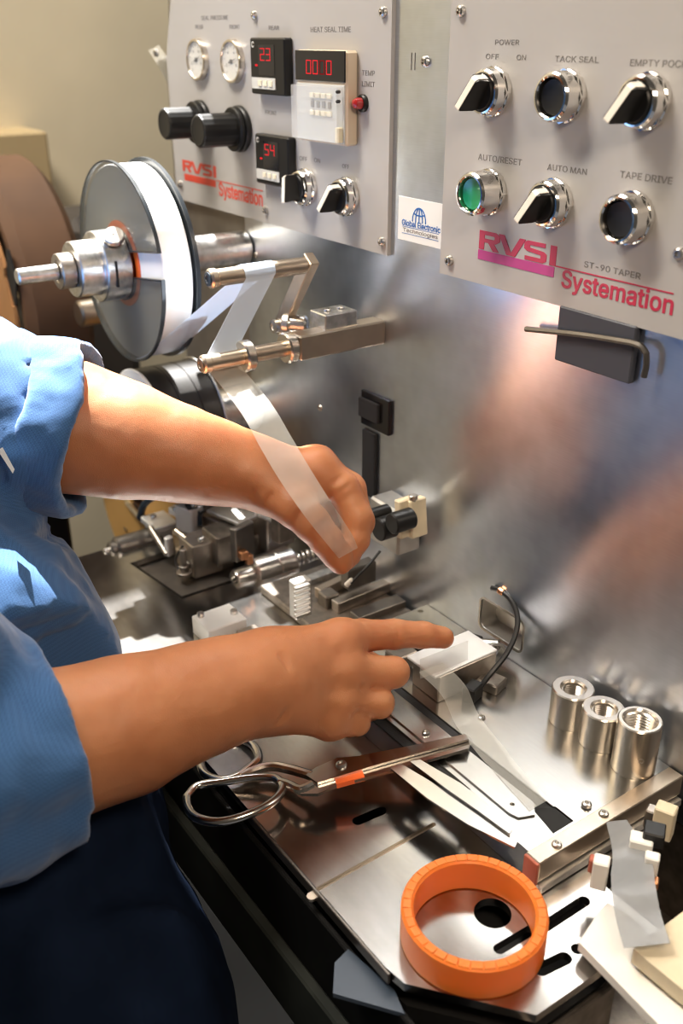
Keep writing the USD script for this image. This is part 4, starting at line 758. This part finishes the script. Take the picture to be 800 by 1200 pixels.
def right_hand(p):
    arm = chain(p, RA, .02); palm = None
    for w_, m_, r_ in zip(RW, RM, (.0150, .0160, .0155, .0140)):
        c = cone(p, w_, m_, r_ * 1.12, r_ * .92); palm = c if palm is None else smin(palm, c, .012)
    for a, b, r_ in ((RM[0], RM[1], .0125), (RM[1], RM[2], .0122), (RM[2], RM[3], .0112)): palm = smin(palm, cone(p, a, b, r_, r_), .008)
    palm = smin(palm, cone(p, at(345, 800, .655), at(400, 810, .675), .020, .018), .015)
    d = smin(arm, palm, .018)
    for ch in (r_idx, r_mid, r_rng, r_pnk):
        f = chain(p, ch, .003); root = np.linalg.norm(p - ch[0][0], axis=1); k = np.where(root < .022, .006, .0016)
        d = smin(d, f, k)
    d = smin(d, chain(p, r_thb, .006), .007)
    for m_, s_ in zip(RM, (.0022, .0026, .0018, .0012)):                # knuckles standing proud
        q = m_ - CF * .0095; d = smin(d, np.linalg.norm(p - q, axis=1) - .0045, .010)
    for a, b in (((333, 846), (336, 760)), ((326, 842), (329, 770))):   # wrist creases
        d = d + .0016 * np.exp(-(cone(p, at(*a, .606), at(*b, .607), 0, 0) / .0022) ** 2)
    for a, b in (((458, 729), (459, 757)), ((465, 729), (466, 757)), ((495, 731), (496, 758)), ((499, 732), (500, 757))):   # joint creases of the index finger
        d = d + .0010 * np.exp(-(cone(p, at(*a, .684 - .010), at(*b, .684 - .010), 0, 0) / .0016) ** 2)
    for a, b, D in (((352, 800), (395, 752), .640), ((352, 812), (394, 786), .634), ((352, 824), (390, 820), .632)):   # tendons on the back of the hand
        d = d - .0009 * np.exp(-(cone(p, at(*a, D), at(*b, D), 0, 0) / .0040) ** 2)
    for a, b, D in (((415, 768), (428, 764), .655), ((418, 806), (440, 806), .645), ((410, 836), (430, 836), .642)):   # clefts between the fingers
        d = d + .0016 * np.exp(-(cone(p, at(*a, D), at(*b, D), 0, 0) / .0026) ** 2)
    return d + (meshkit.fbm(p * 90, 3, 5) - .5) * .0012
KL = 1.05
def aL(px, py, D): return at(px, py, D * KL)
# left arm (farther): wrist to pinching hand, thumb side towards the camera
LA = [(aL(40, 492, .653), .043 * KL), (aL(80, 500, .655), .0405 * KL), (aL(150, 517, .660), .0350 * KL), (aL(220, 534, .666), .0280 * KL), (aL(270, 546, .672), .0230 * KL), (aL(300, 552, .676), .0212 * KL)]
LM = [aL(372, 549, .672), aL(371, 545, .692), aL(368, 548, .711), aL(362, 556, .728)]
LW = [aL(302, 556, .668), aL(302, 552, .680), aL(300, 550, .690), aL(298, 552, .700)]
l_idx = [(LM[0], .0120), (aL(401, 571, .672), .0112 * KL), (aL(418, 606, .673), .0104 * KL), (aL(416, 632, .673), .0096 * KL), (aL(404, 655, .672), .0084 * KL)]
l_mid = [(LM[1], .0115), (aL(410, 572, .694), .0108 * KL), (aL(422, 612, .692), .0098 * KL), (aL(409, 650, .686), .0086 * KL)]
l_rng = [(LM[2], .0110), (aL(404, 580, .716), .0100 * KL), (aL(414, 616, .712), .0092 * KL), (aL(398, 640, .704), .0084 * KL)]
l_pnk = [(LM[3], .0100), (aL(392, 588, .736), .0086 * KL), (aL(398, 614, .732), .0080 * KL), (aL(384, 630, .724), .0072 * KL)]
l_thb = [(aL(312, 570, .668), .0150 * KL), (aL(346, 594, .658), .0140 * KL), (aL(366, 614, .656), .0120 * KL), (aL(383, 634, .658), .0106 * KL), (aL(394, 650, .662), .0096 * KL), (aL(399, 659, .665), .0084 * KL)]
def left_hand(p):
    arm = chain(p, LA, .02); palm = None
    for w_, m_, r_ in zip(LW, LM, (.0170, .0165, .0160, .0145)):
        c = cone(p, w_, m_, r_, r_ * .82); palm = c if palm is None else smin(palm, c, .012)
    for a, b in zip(LM[:-1], LM[1:]): palm = smin(palm, cone(p, a, b, .0115, .0110), .008)
    palm = smin(palm, cone(p, aL(330, 578, .672), aL(368, 574, .674), .0165, .0120), .012)   # web between thumb and index
    palm = smin(palm, cone(p, aL(320, 575, .690), aL(350, 585, .700), .016, .014), .012)
    d = smin(arm, palm, .016)
    for ch in (l_idx, l_mid, l_rng, l_pnk):
        f = chain(p, ch, .004); root = np.linalg.norm(p - ch[0][0], axis=1); k = np.where(root < .024, .007, .0016)
        d = smin(d, f, k)
    root = np.linalg.norm(p - l_thb[0][0], axis=1); d = smin(d, chain(p, l_thb, .004), np.where(root < .042, .010, .0016))
    for a, b, D in (((370, 621), (388, 609), .645), ((374, 627), (391, 614), .645), ((296, 566), (300, 590), .652), ((392, 566), (404, 556), .660), ((398, 578), (412, 566), .660), ((402, 586), (418, 574), .660), ((376, 632), (392, 620), .645), ((310, 596), (318, 580), .650), ((344, 612), (352, 598), .645)):
        d = d + .0015 * np.exp(-(cone(p, aL(*a, D), aL(*b, D), 0, 0) / .0022) ** 2)
    d = d + .0024 * np.exp(-(np.minimum(cone(p, aL(384, 596, .650), aL(394, 630, .648), 0, 0), cone(p, aL(394, 630, .648), aL(403, 656, .654), 0, 0)) / .0024) ** 2)   # gap between thumb and index finger
    return d + (meshkit.fbm(p * 90, 3, 9) - .5) * .0010
def bounds(pts, m): P = np.array([a for a, r_ in pts]); return P.min(0) - m, P.max(0) + m
lo, hi = bounds(RA[1:] + r_idx + r_mid + r_rng + r_pnk + r_thb, .046); mR = surface_nets(right_hand, lo, hi, .0019)
lo, hi = bounds(LA[1:] + l_idx + l_mid + l_rng + l_pnk + l_thb, .046); mL = surface_nets(left_hand, lo, hi, .0019)
# torso and upper arms inside the clothes
RSH, LSH = np.array([-.24, -.50, .40]), at(-230, 478, .74)
def torso(p, grow=0.0):
    q = (p - np.array([-.335, -.455, 0])); a = math.radians(-12); x = q[:, 0] * math.cos(a) + q[:, 1] * math.sin(a); y = -q[:, 0] * math.sin(a) + q[:, 1] * math.cos(a)
    taper = 1 - .12 * np.clip((p[:, 2] - .1) / .3, 0, 1); rx, ry = .175 * taper + grow, .125 * taper + grow
    d = (np.sqrt((x / rx) ** 2 + (y / ry) ** 2) - 1) * np.minimum(rx, ry)
    return np.maximum(d, np.maximum(p[:, 2] - .40 - grow, -.93 - p[:, 2]))
HEAD = np.array([-.33, -.44, .585])
def inner(p):
    d = smin(torso(p, -.02), chain(p, [(RSH, .050), (at(-45, 912, .530), .043), (RA[1][0], .036)], .02), .03)
    d = smin(d, chain(p, [(LSH, .050), (aL(20, 488, .652), .046), (LA[1][0], .036)], .02), .03)
    d = smin(d, cone(p, [-.34, -.46, .38], [-.335, -.45, .50], .058, .052), .03)
    q = p - HEAD; e = np.sqrt((q[:, 0] / .074) ** 2 + (q[:, 1] / .094) ** 2 + (q[:, 2] / .118) ** 2); hd = (e - 1) * .08
    hd = smin(hd, cone(p, HEAD + [.006, .078, .012], HEAD + [.008, .100, -.022], .009, .014), .014)            # nose
    hd = smin(hd, cone(p, HEAD + [-.030, .066, -.068], HEAD + [.040, .066, -.068], .030, .030), .03)           # jaw
    for sx in (-1, 1):
        hd = smin(hd, np.linalg.norm((p - HEAD - np.array([sx * .076, -.005, -.010])) / np.array([.5, 1, 1.5]), axis=1) - .019, .006)
        hd = hd + .006 * np.exp(-(np.linalg.norm(p - HEAD - np.array([sx * .030 + .004, .088, .012]), axis=1) / .013) ** 2)
    hd = hd + .003 * np.exp(-(cone(p, HEAD + [-.018, .094, -.052], HEAD + [.028, .094, -.052], 0, 0) / .004) ** 2)
    d = smin(d, hd, .015)
    return np.maximum(d, -.16 - p[:, 2])
mI = surface_nets(inner, (-.60, -.66, -.20), (-.02, -.22, .73), .0085)
def solid(m): return m3.Manifold(m3.Mesh(np.asarray(m.vertices, np.float32), np.asarray(m.faces, np.uint32)))
try:
    u_ = solid(mR) + solid(mL) + solid(mI); assert u_.num_tri() > 1000
    mm = u_.to_mesh(); body = trimesh.Trimesh(mm.vert_properties[:, :3], mm.tri_verts, process=False)
except Exception as e:
    print('union failed', e); body = CAT([mR, mL, mI])
pe.p('body', body, 'skin', smooth=True)
def hair(p):
    q = p - HEAD - np.array([0, -.012, .012]); e = np.sqrt((q[:, 0] / .086) ** 2 + (q[:, 1] / .102) ** 2 + (q[:, 2] / .122) ** 2); d = (e - 1) * .09 + folds(p * np.array([2, 2, .5]), 60, .012, 31)
    return np.maximum(d, np.minimum((p[:, 1] - HEAD[1]) - .045 + .0 * p[:, 2], 1) - np.clip((p[:, 2] - HEAD[2] - .055) * 2, 0, .2))
# coat: torso with folds, two sleeves, rolled cuffs
def folds(p, f1, amp, seed): return (meshkit.fbm(p * f1, 3, seed) - .5) * amp
pe.p('hair', surface_nets(hair, HEAD - [.13, .15, .15], HEAD + [.13, .13, .17], .005), 'hair_dark', smooth=True, label='short dark hair')
RS0, RS1 = at(-50, 915, .528), at(60, 876, .559); LS0, LS1 = aL(12, 490, .652), aL(66, 497, .656)
FLARE = [(at(-150, 500, .70), .085), (at(-122, 590, .685), .082), (at(-42, 775, .665), .085), (at(30, 990, .64), .090), (at(80, 1180, .62), .100)]
_p1, _p2 = at(0, 640, .66), at(62, 742, .66); PLN = unit(np.cross(_p2 - _p1, CF))
def coat(p):
    d = smin(torso(p, .010), chain(p, FLARE, .03), .04)
    sd = (p - _p1) @ PLN; d = d - .0035 / (1 + np.exp(np.clip(-sd / .0008, -40, 40))) + .004 * np.exp(-(sd / .0022) ** 2)
    d = np.maximum(d, .035 - p[:, 2])
    rs = chain(p, [(RSH, .078), (RS0, .060), (RS1, .0535)], .02); ls = chain(p, [(LSH, .075), (aL(-40, 489, .655), .064), (LS0, .0575), (LS1, .0545)], .02)
    d = smin(smin(d, rs, .012), ls, .02)
    ax_ = unit(RS1 - RS0); s_ = (p - RS1) @ ax_; rr = np.linalg.norm(p - RS1 - s_[:, None] * ax_, axis=1)
    fold = folds(p * np.array([1, 1, .55]), 26, .022, 3) + .0022 * np.sin((p @ np.array([60., 30, 95])) + 6 * meshkit.noise(p * 18, 4))
    d = d + fold
    bore = np.maximum(rr - .0465, -.05 - s_); near = (rr < .09)
    d = np.where(near & (s_ > -.06) & (s_ < .12), np.maximum(d, -bore), d); d = np.where(near & (s_ > .002) & (s_ < .12), np.maximum(d, .003), d)
    al = unit(LS1 - LS0); s2 = (p - LS1) @ al; r2_ = np.linalg.norm(p - LS1 - s2[:, None] * al, axis=1); nl = r2_ < .085
    d = np.where(nl & (s2 > -.04) & (s2 < .12), np.maximum(d, -np.maximum(r2_ - .0490, -.035 - s2)), d); d = np.where(nl & (s2 > .0) & (s2 < .12), np.maximum(d, .003), d)
    return d
mC = surface_nets(coat, (-.60, -.66, -.14), (-.02, -.20, .48), .0042)
cp_ = pe.p('coat', mC, 'coat', smooth=True, label='bright blue woven coat')
al = unit(LS1 - LS0); ux, uy, _z = frame(al)
def cuff(p):
    s = (p - LS1) @ al; w = p - LS1 - s[:, None] * al; r = np.linalg.norm(w, axis=1); a = np.arctan2(w @ uy, w @ ux)
    mid = .0560 + .0030 * np.sin(2 * a + 1.0) + .0022 * np.sin(5 * a) + .10 * (s + .004) * (s > -.02) ; c0 = .004 + .005 * np.sin(a * 3 + .6)
    return np.hypot(np.maximum(np.abs(s - c0 + .003) - .0125, 0), np.abs(r - mid)) - .0055 + folds(p, 60, .006, 8)
ext = .085; pe.p('cuff', surface_nets(cuff, LS1 - ext, LS1 + ext, .0026), 'coat', cp_, smooth=True, label='rolled cuff of the left sleeve')
pe.p('pen_clip', hull([at(0, 526, .612), at(3, 524, .612), at(17, 550, .612), at(15, 555, .612), at(0, 532, .612), at(0, 526, .620), at(17, 550, .620), at(15, 555, .620)]), 'sticker_white', cp_, label='pale clip on the pocket')
def trousers(p):
    d = smin(torso(p, -.002), chain(p, [(a, r_ - .006) for a, r_ in FLARE[2:]] + [(np.array([-.06, -.36, -.9]), .13)], .03), .03)
    d = d + folds(p * np.array([1.2, 1.2, .25]), 24, .045, 12)
    return np.maximum(d, np.maximum(p[:, 2] - .045, -.95 - p[:, 2]))
pe.p('trousers', surface_nets(trousers, (-.56, -.66, -.97), (.2, -.2, .06), .009), 'trousers', smooth=True, label='very dark navy trousers')
